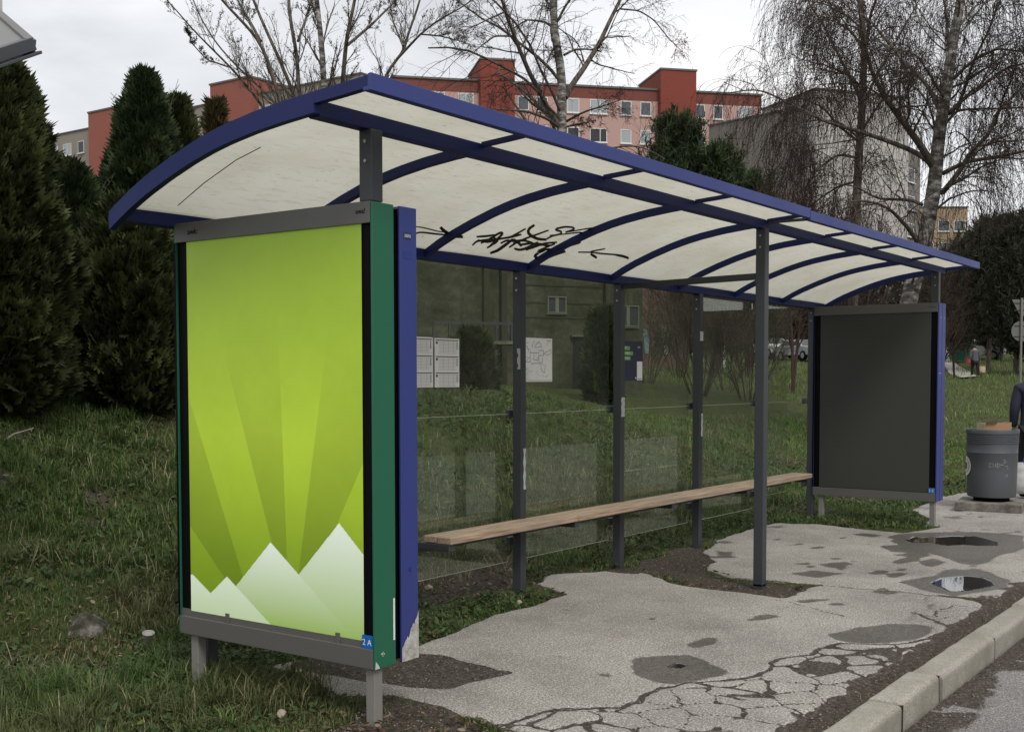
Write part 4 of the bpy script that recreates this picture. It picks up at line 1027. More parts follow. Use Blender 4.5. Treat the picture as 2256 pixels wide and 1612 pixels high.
def bin_line(pts, w, ox, oz, sc):
    """scratch polyline, x = angle (about the camera side), z = height"""
    m_ = MB(); ang0 = math.atan2(CC[1]-by_, CC[0]-bx_)-R(8)
    for (a0, z0), (a1, z1) in zip(pts[:-1], pts[1:]):
        n_ = 5; V = []
        dx, dz = a1-a0, z1-z0; l = math.hypot(dx, dz)+1e-9; ux, uz = -dz/l*w/2, dx/l*w/2
        for k in range(n_):
            f_ = k/(n_-1)
            for s_ in (-1, 1):
                xx = (ox+sc*(a0+dx*f_))+s_*ux; zz = oz+sc*(z0+dz*f_)+s_*uz; th = ang0+xx/.28; rr_ = .2835+.002
                V.append((rr_*math.cos(th), rr_*math.sin(th), zz))
        m_.add(V, [(2*k, 2*k+1, 2*k+3, 2*k+2) for k in range(n_-1)])
    return m_
S = MB()
for pl_, ox, oz, sc in (([(0,0),(0,.9)],-.03,.42,.06), ([(0,.9),(.8,.6),(.8,.2),(0,.1)],-.03,.42,.06), ([(1.1,0),(1.1,.9)],-.03,.42,.06), ([(1.6,.9),(1.1,.4),(1.6,0)],-.03,.42,.06), ([(2.0,.5),(1.5,.95),(1.5,.05),(2.0,.5),(2.6,.5),(2.1,.7)],-.03,.42,.06),
                        ([(0,0),(0,1),(.6,.3),(0,0)],.13,.47,.05), ([(0,1),(.8,1),(.8,.2)],.14,.39,.045), ([(0,0),(.8,1),(1,0)],.14,.30,.04)):
    m2 = bin_line(pl_, .0032, ox, oz, sc); S.add(m2.v, m2.f)
CH(lb, S, 'scratched_marks', M_SCR)
D_ = MB(); ang0 = math.atan2(CC[1]-by_, CC[0]-bx_)-R(8)
def disc(r_, cxx, cz, off, n_=28):
    V = [((.2835+off)*math.cos(ang0+(cxx+r_*math.cos(a))/.28), (.2835+off)*math.sin(ang0+(cxx+r_*math.cos(a))/.28), cz+r_*math.sin(a)) for a in np.linspace(0, 2*math.pi, n_, endpoint=False)]
    V.append(((.2835+off)*math.cos(ang0+cxx/.28), (.2835+off)*math.sin(ang0+cxx/.28), cz))
    return V, [(k, (k+1) % n_, n_) for k in range(n_)]
CH(lb, MB().add(*disc(.118, -.375, .42, .0025)), 'round_sticker', M_WHITE)
CH(lb, MB().add(*disc(.085, -.375, .42, .0035)), 'round_sticker_ring', M_INK)
CH(lb, MB().add(*disc(.074, -.375, .42, .0045)), 'round_sticker_field', M_WHITE)
CH(lb, MB().box(-.001,.001,-.03,.03,-.04,.04), 'sticker_symbol', M_INK2).location = (.2885*math.cos(ang0-.375/.28), .2885*math.sin(ang0-.375/.28), .42)
lb.children[-1].rotation_euler = (0, 0, ang0-.375/.28)
M_CARD = mat('cardboard', (.34,.20,.11), .8); M_CARD2 = mat('cardboard edge', (.50,.42,.27), .8)
cb = empty('cardboard_box', (bx_, by_, zb0+.09+.725), math.atan2(-.81, .586)+R(4)); tag(cb, 'open brown cardboard box stuffed in the top of the litter bin', 'box')
CH(cb, MB().box(-.13,.16,-.10,-.094,-.15,.135), 'box_wall', M_CARD); CH(cb, MB().box(-.13,.16,.094,.10,-.15,.13), 'box_wall', M_CARD)
CH(cb, MB().box(-.136,-.1305,-.0935,.0935,-.15,.13), 'box_side', M_CARD2); CH(cb, MB().box(.1605,.166,-.0935,.0935,-.15,.14), 'box_side', M_CARD2)
CH(cb, MB().add([(-.13,-.10,.12),(.0,-.10,.125),(-.02,-.16,.17),(-.15,-.15,.155)], [(0,1,2,3)]), 'box_flap', M_CARD2)

# rock, cup, stones in the grass
def rock(name, loc, s, seed, M, label, cat):
    bm = bmesh.new(); bmesh.ops.create_icosphere(bm, subdivisions=4, radius=1)
    rr = random.Random(seed); pl_ = [Vector((rr.uniform(-1,1), rr.uniform(-1,1), rr.uniform(-.6,1))).normalized() for _ in range(9)]
    for v in bm.verts:
        d = v.co.normalized(); k = 1.0
        for p in pl_:
            c_ = d.dot(p)
            if c_ > .55: k = min(k, .62/c_+.12)
        k += .12*(float(vnoise(d.x*3+seed+9, d.y*3+d.z*2+20))-.5)+.05*(float(vnoise(d.x*11+seed+9, d.y*11+d.z*9+20))-.5)
        v.co = Vector((d.x*k*s[0], d.y*k*s[1], d.z*k*s[2]))
    me = bpy.data.meshes.new(name); bm.to_mesh(me); bm.free(); me.materials.append(M); me.polygons.foreach_set('use_smooth', [True]*len(me.polygons))
    o = bpy.data.objects.new(name, me); COL.objects.link(o); o.location = loc; o.rotation_euler = (0, 0, seed); return tag(o, label, cat)
M_ROCK = bark('lichen rock', (.022,.024,.014), (.065,.060,.046), (.19,.175,.15), 13, (1,1,1))
M_PEB = mat('pale stone', (.30,.26,.20), .9)
def onterr(u, v):
    q = ray(u, v); D = 3.0
    while D < 60:
        p = CC+q*D
        if p[2] < hgt(p[0], p[1]): break
        D += .02
    return p
p = onterr(195, 1385); rock('rock', (p[0], p[1], p[2]-.035), (.17,.13,.13), 3, M_ROCK, 'grey lichen-spotted rock half sunk in the grass on the left', 'rock')
for (u, v), s_, l_ in (((945,1300), .035, 'pale round stone lying in fallen leaves beside the blue case foot'), ((1143,1331), .025, 'cream pebble at the pavement edge below the first back post'), ((620,1580), .030, 'small pale stone in the grass beside the near leg of the display case')):
    p = onterr(u, v); rock('stone', (p[0], p[1], p[2]+s_*.5), (s_, s_*.8, s_*.7), int(u), M_PEB, l_, 'stone')
p = onterr(327, 1432)
cup = empty('paper_cup', (p[0], p[1], p[2]+.01)); cup.rotation_euler = (R(14), R(-10), 0); tag(cup, 'crushed white paper cup standing in the grass', 'cup')
CH(cup, MB().lathe([(.020,0),(.030,.095),(.033,.097),(.026,.09),(.017,.003)], 0, 0, 14), 'cup_body', mat('dirty paper', (.42,.41,.38), .8), 0, True)
p = onterr(2, 970)
st = MB().tube([tuple(CC+ray(-20,990)*(p-CC).dot(CF)), tuple(CC+ray(30,962)*(p-CC).dot(CF)+np.array([0,0,.02])), tuple(CC+ray(74,943)*((p-CC).dot(CF)-.1))], [.008,.006,.003], 6).build('dead_stick', mat('bare stick', (.36,.33,.27), .8)); tag(st, 'pale bare stick poking out of the bank at the left edge', 'stick')

# road signs seen from behind, at the right edge
def sp(u, v, D): return CC+ray(u, v)*D
M_SIGN = mat('sign back aluminium', (.17,.17,.16), .5, .3)
pb = sp(2248, 850, 38); zt_ = sp(2250, 660, 38)[2]; zg = gz(pb[0], pb[1])
sg = empty('road_sign', (pb[0], pb[1], zg)); sg.rotation_euler = (0, 0, YAW-R(90)); tag(sg, 'grey backs of a triangular and a round road sign on one pole', 'road sign')
CH(sg, MB().tube([(0,0,-.1),(0,0,zt_-zg+.05)], .035, 10), 'pole', M_GALV)
def plate(poly, y): m_ = MB(); n = len(poly); V = [(a, y, b) for a, b in poly]+[(a, y+.012, b) for a, b in poly]; return m_.add(V, [tuple(range(n)), tuple(range(n, 2*n))[::-1]]+[(i, (i+1) % n, n+(i+1) % n, n+i) for i in range(n)])
zt2 = zt_-zg; CH(sg, plate([(-.30,zt2-.0),(.36,zt2),(.03,zt2-.62)], .05), 'triangular_plate', M_SIGN)
CH(sg, plate([(.03+.33*math.cos(a), zt2-1.02+.33*math.sin(a)) for a in np.linspace(0, 2*math.pi, 28, endpoint=False)], .05), 'round_plate', M_SIGN)
for zz in (-.12, -.35, -.85, -1.2): CH(sg, MB().box(-.22,.26,.036,.05,zt2+zz-.015,zt2+zz+.015), 'clamp', M_ANTH)

# lamp post far beyond the glass
pb = sp(1592, 800, 55); zg = gz(pb[0], pb[1]); zt2 = sp(1590, 640, 55)[2]-zg
lp = empty('street_lamp', (pb[0], pb[1], zg)); tag(lp, 'pale street lamp pole seen through the glass beyond the shrubs', 'street lamp')
CH(lp, MB().tube([(0,0,-.1),(0,0,zt2+1)], [.13,.07], 10), 'pole', M_WHITE); CH(lp, MB().bar((0,0,zt2+1),(.9,0,zt2+1.15),.12,.1), 'lamp_arm', M_WHITE); CH(lp, MB().box(.8,1.4,-.14,.14,zt2+1.08,zt2+1.2), 'lamp_head', M_GALV)

# neighbouring canopy corner at the top left
M_PALEP = mat('milky canopy sheet', (.13,.13,.125), .4)
d0 = 5.2
cn = empty('canopy', tuple(sp(-60, 200, d0))); tag(cn, 'corner of a grey framed canopy jutting in at the top left edge', 'canopy'); co_ = Vector(cn.location)
a0, a1, a2 = Vector(sp(66, 104, d0)), Vector(sp(-120, -60, d0+1.3)), Vector(sp(-160, 180, d0-.5))
def cc_(mb, nm, M): o = mb.build(nm, M, None, .003); o.parent = cn; o.matrix_parent_inverse = Matrix.Translation(-co_); return o
e1 = (a1-a0).normalized(); e2 = (a2-a0).normalized()
cc_(MB().bar(a0, a1, .05, .07), 'side_frame', M_RAIL)
cc_(MB().bar(a0+Vector((0,0,.012)), a2+Vector((0,0,.012)), .06, .055), 'front_frame', M_ANTH)
cc_(MB().bar(a0+Vector((0,0,-.033))-e2*.03, a2+Vector((0,0,-.033)), .09, .014), 'gutter_lip', M_ANTH)
cc_(MB().bar(a0+e2*.14+Vector((0,0,.01)), a1+e2*.14+Vector((0,0,.01)), .02, .03), 'glazing_bar', M_ANTH)
q0, q1, q2, q3 = a0+e1*.03+e2*.03, a1+e2*.03, a1+e2*1.2, a2+e1*.03
up_ = Vector((0,0,.02)); cc_(MB().add([q0+up_, q1+up_, q2+up_, q3+up_, q0+up_*1.6, q1+up_*1.6, q2+up_*1.6, q3+up_*1.6], [(0,1,2,3),(7,6,5,4),(0,4,5,1),(2,6,7,3),(1,5,6,2),(3,7,4,0)]), 'canopy_sheet', M_PALEP)
pst = a2+Vector((0,0,-.04)); cc_(MB().box(pst.x-.04, pst.x+.04, pst.y-.04, pst.y+.04, gz(pst.x, pst.y)-.1, pst.z), 'post', M_ANTH)

# ================================================================== buildings
def facade_frame(u0, u1, D0, D1):
    """two ground points under the given pixel columns; returns origin, direction, length"""
    a = at(u0, 826, D0); b = at(u1, 826, D1); d = (b-a)[:2]; l = np.hypot(*d); return np.array([a[0], a[1]]), d/l, l
def render_mat(name, col, st=.35, sc=.35):
    M = mat(name, col, .85, 0, .2); t = NT(M); n1_ = t.noise(sc, 6, .65); n2_ = t.noise(3, 5, .6)
    c = t.mix(t.math('MULTIPLY', n1_, st), col, tuple(x*.5 for x in col)); c = t.mix(t.math('MULTIPLY', n2_, .25), c, tuple(min(1, x*1.25) for x in col)); t.setc(c); return M
M_PINK = render_mat('pink render', (.44,.285,.25)); M_RED = render_mat('brick red render', (.20,.052,.038)); M_REDA = render_mat('red attic band', (.17,.060,.048))
M_RED2 = render_mat('salmon red render', (.27,.095,.072)); M_CONC = render_mat('old panel concrete', (.26,.23,.20), .55); M_CONCD = render_mat('stained panel concrete', (.30,.30,.29), .5)
M_LGREY = render_mat('light grey render', (.43,.41,.385), .3); M_DGREY = render_mat('weathered grey panel wall', (.185,.17,.152), .6)
M_OCHRE = render_mat('ochre render', (.31,.24,.155), .4); M_PALEW = render_mat('pale facade', (.44,.42,.39), .3); M_BRICK = render_mat('far brick red', (.30,.12,.07), .4)
M_OLD = mat('mossy concrete wall', (.08,.08,.06), .9, 0, .1); t = NT(M_OLD); c = t.ramp(t.noise(.9, 8, .72, None, .8), [(.34, (.022,.028,.014)), (.46, (.055,.058,.038)), (.60, (.095,.095,.070)), (.72, (.13,.125,.10))]); c = t.mix(t.ramp(t.noise(7, 6, .7), [(.4, (.6,.6,.6)), (.6, (0,0,0))]), c, (.03,.038,.018)); t.setc(c); M_ROOFG = mat('roof edging', (.10,.095,.09), .7)
M_WFR = mat('white window frame', (.62,.62,.60), .5); M_PANE = mat('window pane', (.05,.06,.07), .08, 0, .8); M_PANEL_ = mat('curtained pane', (.30,.33,.34), .3); M_DPANE = mat('dark pane', (.02,.022,.025), .15); M_DWF = mat('dull window frame', (.15,.15,.12), .7)
def window(root, x, z, w, h, split, pane, y=-.0, name='window', t_=.07, fm=None):
    f = MB()
    f.box(x-w/2, x+w/2, y-.06, y-.001, z-t_, z).box(x-w/2, x+w/2, y-.06, y-.001, z-h, z-h+t_)
    f.box(x-w/2, x-w/2+t_, y-.055, y-.001, z-h+t_, z-t_).box(x+w/2-t_, x+w/2, y-.055, y-.001, z-h+t_, z-t_)
    if split: f.box(x-w/2+w*split-.035, x-w/2+w*split+.035, y-.052, y-.001, z-h+t_, z-t_)
    o = CH(root, f, name, fm or M_WFR)
    CH(o, MB().box(x-w/2+t_*.5, x+w/2-t_*.5, y-.03, y-.002, z-h+t_*.5, z-t_*.5), 'pane', pane)
    CH(o, MB().box(x-w/2-t_*.7, x+w/2+t_*.7, y-.16*t_/.07, y-.001, z-h-.10*t_/.07, z-h-.001), 'sill', fm or M_WFR)
    return o
def bld(name, label, u0, u1, D0, D1, ztop, depth, wall, z0=-1):
    o2, d, l = facade_frame(u0, u1, D0, D1); r = empty(name, (o2[0], o2[1], 0), math.atan2(d[1], d[0])); tag(r, label, 'apartment block')
    # local x along the facade; the camera is on the local -y side
    mid = o2+d*l/2; nrm = np.array([-d[1], d[0]]); s_ = 1 if np.dot(nrm, mid-CC[:2]) > 0 else -1
    CH(r, MB().box(0, l, 0, depth*s_, z0, ztop), 'wall', wall); return r, l, s_, o2, d
def hx(o2, d, l, u, D0, D1, u0, u1):
    """facade coordinate under pixel column u"""
    q = ray(u, 826); A_ = np.array([[d[0], -q[0]], [d[1], -q[1]]]); s, t_ = np.linalg.solve(A_, CC[:2]-o2); return s, t_
# pink block
U0, U1, DA, DB = 868, 1672, 111.5, 119
o2, d, l = facade_frame(U0, U1, DA, DB); X_, T_ = hx(o2, d, l, 1672, DA, DB, U0, U1)
zr = float((CC+ray(1672, 213)*T_)[2]); zz0 = float((CC+ray(1262, 193)*hx(o2,d,l,1262,DA,DB,U0,U1)[1])[2])
ZR = (zr+zz0)/2
r, l, s_, o2, d = bld('apartment_block', 'long pink apartment block with red attic band and two red towers behind the shelter roof', U0, U1, DA, DB, ZR-.25, 12, M_PINK)
CH(r, MB().box(-.02, l+.02, -.03, 12.02, ZR-1.28, ZR-.24), 'attic_band', M_REDA); CH(r, MB().box(-.15, l+.15, -.16, 12.1, ZR-.239, ZR-.05), 'roof_edge', M_ROOFG)
for ua, ub, vt in ((1057,1131,146), (1447,1524,168)):
    xa, ta = hx(o2,d,l,ua,DA,DB,U0,U1); xb_, tb = hx(o2,d,l,ub,DA,DB,U0,U1); zt_ = float((CC+ray((ua+ub)/2, vt)*(ta+tb)/2)[2])
    tw = CH(r, MB().box(xa, xb_, -.8, 6, -1, zt_), 'stair_tower', M_RED); CH(tw, MB().box(xa-.08, xb_+.08, -.88, 6.08, zt_+.001, zt_+.18), 'tower_cap', M_ROOFG)
st_h = 2.75; zf = ZR-1.28-.12
cols_ = [(965,1.45,0),(1028,1.5,.5),(1153,1.1,0),(1194,1.1,0),(1262,1.2,0),(1317,1.75,.6),(1377,1.1,0),(1420,1.1,0),(1537,1.15,0),(1578,1.0,0),(1637,1.55,.3)]
rr = random.Random(4)
for fl in range(5):
    for u, w, sp_ in cols_:
        x, _ = hx(o2,d,l,u,DA,DB,U0,U1); window(r, x, zf-fl*st_h, w, 1.35, sp_, rr.choice([M_PANE, M_PANEL_, M_DPANE]))
# left old block with salmon towers
U0, U1, DA, DB = 60, 800, 158, 123
o2, d, l = facade_frame(U0, U1, DA, DB)
_, T1 = hx(o2,d,l,110,0,0,0,0); _, T2 = hx(o2,d,l,560,0,0,0,0)
ZL = (float((CC+ray(110, 313)*T1)[2])+float((CC+ray(600, 205)*hx(o2,d,l,600,0,0,0,0)[1])[2]))/2
r, l, s_, o2, d = bld('apartment_block', 'old grey panel apartment block with salmon towers behind the conifers on the left', U0, U1, DA, DB, ZL, 12, M_CONC)
CH(r, MB().box(-.1, l+.1, -.14, 12.1, ZL+.001, ZL+.16), 'roof_edge', M_ROOFG); CH(r, MB().box(0, l, -.03, -.001, -1, ZL-4.3), 'lower_wall', M_CONCD)
for ua, ub, vt in ((205,300,250), (468,575,190)):
    xa, ta = hx(o2,d,l,ua,0,0,0,0); xb_, tb = hx(o2,d,l,ub,0,0,0,0); zt_ = float((CC+ray((ua+ub)/2, vt+4)*(ta+tb)/2)[2])
    tw = CH(r, MB().box(xa+1.6, xb_, -1.2, 5, -1, zt_), 'stair_tower', M_RED2); CH(tw, MB().box(xa+1.5, xb_+.1, -1.3, 5.1, zt_+.001, zt_+.2), 'tower_cap', M_ROOFG)
for fl in range(4):
    for u, w, sp_ in ((128,1.9,.5),(158,1.7,.5),(188,1.25,0),(300,1.6,.5),(330,1.6,.5),(360,1.6,.5),(405,1.6,.5),(437,1.5,.4),(590,1.6,.5),(630,1.6,.5)):
        x, _ = hx(o2,d,l,u,0,0,0,0); window(r, x, ZL-1.35-fl*2.8, w, 1.5, sp_, rr.choice([M_PANE, M_PANEL_, M_DPANE]), y=-.03)
# grey block on the right: light gable, dark windowed long side stepping away
def block3(name, label, u0, u1, D0, D1, v, depth, M, wins=None, cat='apartment block', Mw=None):
    o2, d, l = facade_frame(u0, u1, D0, D1); zt_ = float((CC+ray(u0, v)*hx(o2,d,l,u0,0,0,0,0)[1])[2])
    r, l, s_, o2, d = bld(name, label, u0, u1, D0, D1, zt_, depth, M); CH(r, MB().box(-.1, l+.1, -.12, depth+.1, zt_+.001, zt_+.15), 'roof_edge', M_ROOFG)
    if wins:
        for fl in range(wins[2]):
            for k in range(wins[0]):
                x = l*(k+.5)/wins[0]; window(r, x, zt_-wins[3]-fl*wins[4], wins[1], 1.4, 0, Mw or M_DPANE)
    return r
block3('apartment_block', 'light grey gable end of a block right beside the pink block', 1674, 1792, 112, 104, 249, 10, M_LGREY)
block3('apartment_block', 'tall weathered grey panel block behind the drooping birch twigs', 1793, 1886, 104.5, 109, 236, 12, M_DGREY, (4, 1.5, 5, 1.6, 2.8))
block3('apartment_block', 'grey end of the stepped block just left of the big birch trunk', 1888, 2021, 113, 124, 300, 12, M_DGREY, (3, 1.7, 6, 1.7, 2.8))
block3('apartment_block', 'ochre and grey tower block right of the big birch trunk', 2022, 2126, 150, 150, 460, 14, M_OCHRE, (3, 1.5, 3, 1.6, 2.8), Mw=M_PANE)
block3('apartment_block', 'low brick red building showing above the dark pines', 2127, 2185, 190, 190, 517, 14, M_BRICK)
block3('apartment_block', 'pale beige tower at the left photo edge behind the tall conifer', -330, 22, 56, 62, -260, 7, M_PALEW)
# far pale houses behind the meadow at the right
block3('house', 'far cream house front seen under the pines at the right', 2096, 2185, 165, 165, 735, 10, render_mat('cream wall', (.55,.42,.30), .2))
block3('house', 'far pale garage seen through the last glass bay', 1730, 1830, 120, 120, 705, 8, render_mat('pale grey wall', (.42,.42,.42), .2))
for o in [o for o in SC.objects if o.name.startswith('house') and o.parent is None]: o['category'] = 'house'
# block on the other side of the street: outside the picture, mirrored in the left glass bays
r = empty('apartment_block', (10, -24, 0)); tag(r, 'plain weathered block across the street, only mirrored in the glass', 'apartment block')
CH(r, MB().box(0, 46, -10, 0, -.5, 13), 'wall', M_OLD); CH(r, MB().box(-.1, 46.1, -10.1, .1, 13.001, 13.2), 'roof_edge', M_ROOFG)
# old mossy service building close behind the bank
U0, U1, DA, DB = 560, 1415, 20.5, 23.5
o2, d, l = facade_frame(U0, U1, DA, DB)
r, l, s_, o2, d = bld('service_building', 'old mossy concrete building with a balcony and one white framed window, seen through the glass', U0, U1, DA, DB, 5.0, 5, M_OLD, .4); r['category'] = 'building'
CH(r, MB().box(-.1, l+.1, -.15, 5.1, 5.001, 5.12), 'roof_edge', M_ROOFG)
fx = lambda u: hx(o2,d,l,u,0,0,0,0)[0]
def fz(u, v): s, t_ = hx(o2,d,l,u,0,0,0,0); return float((CC+ray(u, v)*t_)[2])
window(r, fx(1225), fz(1225,654), fx(1245)-fx(1204), fz(1225,654)-fz(1225,690), .5, M_PANE, t_=.02, fm=M_DWF)
window(r, fx(1385), fz(1385,674), fx(1406)-fx(1366), fz(1385,674)-fz(1385,720), .4, M_PANE, t_=.02, fm=M_DWF)
M_DKBAND = render_mat('dark joint and reflection band', (.05,.052,.036), .6); M_MOSSL = render_mat('paler wall trim', (.135,.13,.10), .5)
for ua, ub in ((1062,1074),(1100,1112),(1328,1340)): CH(r, MB().box(fx(ua), fx(ub), -.12, -.002, .4, 4.9), 'reflection_strip', M_DKBAND)  # dark strips paint in columns reflected by the shelter glass
CH(r, MB().box(fx(1262), fx(1290), -.02, -.001, .4, fz(1275,742)), 'doorway', M_DPANE); CH(r, MB().box(fx(1302), fx(1326), -.02, -.001, .4, fz(1310,742)), 'doorway', M_DPANE)
CH(r, MB().box(fx(1255), fx(1330), -.10, -.03, fz(1275,742), fz(1275,738)), 'lintel', M_MOSSL)
for v in (630, 668, 700): CH(r, MB().box(fx(1150), fx(1330), -.015, -.0012, fz(1240,v)-.015, fz(1240,v)+.015), 'panel_joint', M_DKBAND)
bal = CH(r, MB().box(fx(905), fx(1100), -1.3, -.003, fz(1000,762), fz(1000,755)), 'balcony_slab', M_MOSSL)
m_ = MB(); zt_, zb_ = fz(1000,718), fz(1000,755)
m_.box(fx(905), fx(1100), -1.3, -1.26, zt_-.03, zt_+.02)
for k in range(7):
    x = fx(905)+(fx(1100)-fx(905))*k/6; m_.box(x-.02, x+.02, -1.299, -1.261, zb_, zt_-.03)
CH(bal, m_, 'railing', M_ANTH); CH(r, MB().box(fx(985), fx(1062), -.02, -.0015, .4, fz(1000,770)), 'dark_recess', M_DPANE)
# low brick wall in front of it
bwp = at(1005, 872, 19.0); bw = empty('brick_wall', (bwp[0], bwp[1], gz(bwp[0], bwp[1])-.1), math.atan2(d[1], d[0])); tag(bw, 'low broken red brick wall at the foot of the mossy building', 'wall')
M_BR = mat('red brick', (.12,.05,.035), .9); t = NT(M_BR); bt = t.n('ShaderNodeTexBrick', {'Vector': t.n('ShaderNodeMapping', {'Vector': t.pos(), 'Rotation': (R(90),0,0)}).outputs[0], 'Scale': 3.0, 'Color1': (.13,.055,.038,1), 'Color2': (.08,.04,.03,1), 'Mortar': (.05,.045,.04,1)}); t.setc(bt.outputs['Color'])
CH(bw, MB().box(0, .75, 0, .22, 0, .34), 'brick_course', M_BR, .01)
# mural wall beyond
U0, U1, DA, DB = 1404, 1514, 44, 46
o2, d, l = facade_frame(U0, U1, DA, DB); fx2 = lambda u: hx(o2,d,l,u,0,0,0,0)[0]
def fz2(u, v): return float((CC+ray(u, v)*hx(o2,d,l,u,0,0,0,0)[1])[2])
M_MUR = render_mat('dusky pink painted wall', (.17,.105,.095), .4)
r, l, s_, o2, d = bld('painted_wall', 'dusky brown garage wall painted with pale blue shapes, seen through the third glass bay', U0, U1, DA, DB, fz2(1450,628), 4, M_MUR, 1); r['category'] = 'wall'
for v in (688, 708, 726, 744, 762): CH(r, MB().box(.1, l-.1, -.03, -.002, fz2(1450,v)-.05, fz2(1450,v)), 'wall_band', M_MOSSL)
M_LB = mat('pale blue wall paint', (.22,.30,.34), .8)
m_ = MB()
for poly in ([(1413,725),(1424,722),(1429,745),(1427,778),(1419,779),(1417,750)], [(1456,724),(1462,712),(1468,724),(1472,738),(1468,760),(1470,782),(1462,780),(1460,752),(1454,740)]):
    P2 = [(fx2(u), -.04, fz2(u, v)) for u, v in poly]; m_.add(P2, [tuple(range(len(P2)))])
CH(r, m_, 'painted_shape', M_LB)

# ================================================================== cars
def car(u, v, D, rz, paint, label, light=True):
    p = at(u, v, D); z = gz(p[0], p[1]); r = empty('parked_car', (p[0], p[1], z), rz); tag(r, label, 'car', 'cars parked beyond the meadow')
    prof = [(-2.05,.35),(-2.1,.62),(-2.0,.88),(-1.1,1.0),(-.45,1.42),(.95,1.46),(1.65,1.02),(2.05,.95),(2.12,.6),(2.05,.35)]
    def shell(pf, w, tw, z_split=.95):
        m_ = MB(); n = len(pf); V = []
        for s_ in (-1, 1):
            for x, zz in pf: V.append((x, s_*(w if zz < z_split+.1 else tw), zz))
        return m_.add(V, [tuple(range(n)), tuple(range(n, 2*n))[::-1]]+[(i, (i+1) % n, n+(i+1) % n, n+i) for i in range(n)])
    CH(r, shell(prof, .86, .66), 'body', paint, .05)
    gl = [(-.98,1.02),(-.42,1.36),(.90,1.39),(1.48,1.04)]
    m_ = MB(); V = []
    for s_ in (-1, 1):
        for x, zz in gl: V.append((x, s_*(.875 if zz < 1.1 else .69), zz))
    m_.add(V, [(0,1,2,3),(7,6,5,4)]); CH(r, m_, 'side_window', M_DPANE)
    CH(r, MB().add([(-1.09,-.74,1.03),(-1.09,.74,1.03),(-.49,.58,1.41),(-.49,-.58,1.41)], [(0,1,2,3)]), 'windscreen', M_DPANE)
    CH(r, MB().add([(1.64,-.74,1.06),(1.64,.74,1.06),(1.01,.58,1.45),(1.01,-.58,1.45)], [(0,1,2,3)]), 'rear_window', M_DPANE)
    for x in (-1.3, 1.3):
        for s_ in (-1, 1):
            w = MB().lathe([(0,-.1),(.32,-.1),(.34,0),(.32,.1),(0,.1)], 0, 0, 20, False); w.v = [(x+a, s_*.80+c_, .33+b) for a, b, c_ in w.v]
            wo = CH(r, w, 'wheel', M_BLACK); h = MB().lathe([(0,-.11),(.19,-.11),(.19,.11),(0,.11)], 0, 0, 16, False); h.v = [(x+a, s_*.80+c_, .33+b) for a, b, c_ in h.v]; CH(wo, h, 'rim', M_GALV)
    for s_ in (-1, 1): CH(r, MB().box(-2.09,-2.0,s_*.62-.16,s_*.62+.16,.66,.80), 'headlight', M_WHITE); CH(r, MB().box(2.02,2.11,s_*.65-.13,s_*.65+.13,.72,.88), 'tail_light', M_RED)
    return r
M_CW = mat('white car paint', (.62,.63,.64), .3); M_CR = mat('dark red car paint', (.16,.02,.02), .3); M_CG = mat('grey car paint', (.22,.23,.24), .3)
car(2146, 778, 84, YAW+R(65), M_CW, 'white car parked behind the walking person')
car(1700, 786, 84, YAW+R(14), M_CW, 'white car seen through the glass right of the middle front post')
car(1768, 790, 80, YAW+R(20), M_CG, 'dark grey car seen beside the far back post')
p = at(2118, 778, 80); gc = empty('green_container', (p[0], p[1], gz(p[0], p[1])), YAW); tag(gc, 'dark green waste container left of the white car', 'container')
CH(gc, MB().add([(-.6,-.55,.15),(.6,-.55,.15),(.6,.55,.15),(-.6,.55,.15),(-.75,-.7,1.25),(.75,-.7,1.25),(.75,.7,1.25),(-.75,.7,1.25)], [(0,3,2,1),(4,5,6,7),(0,1,5,4),(1,2,6,5),(2,3,7,6),(3,0,4,7)]), 'tub', M_GREEN, .03)
CH(gc, MB().box(-.78,.78,-.73,.73,1.255,1.34), 'lid', M_GREEN, .03)

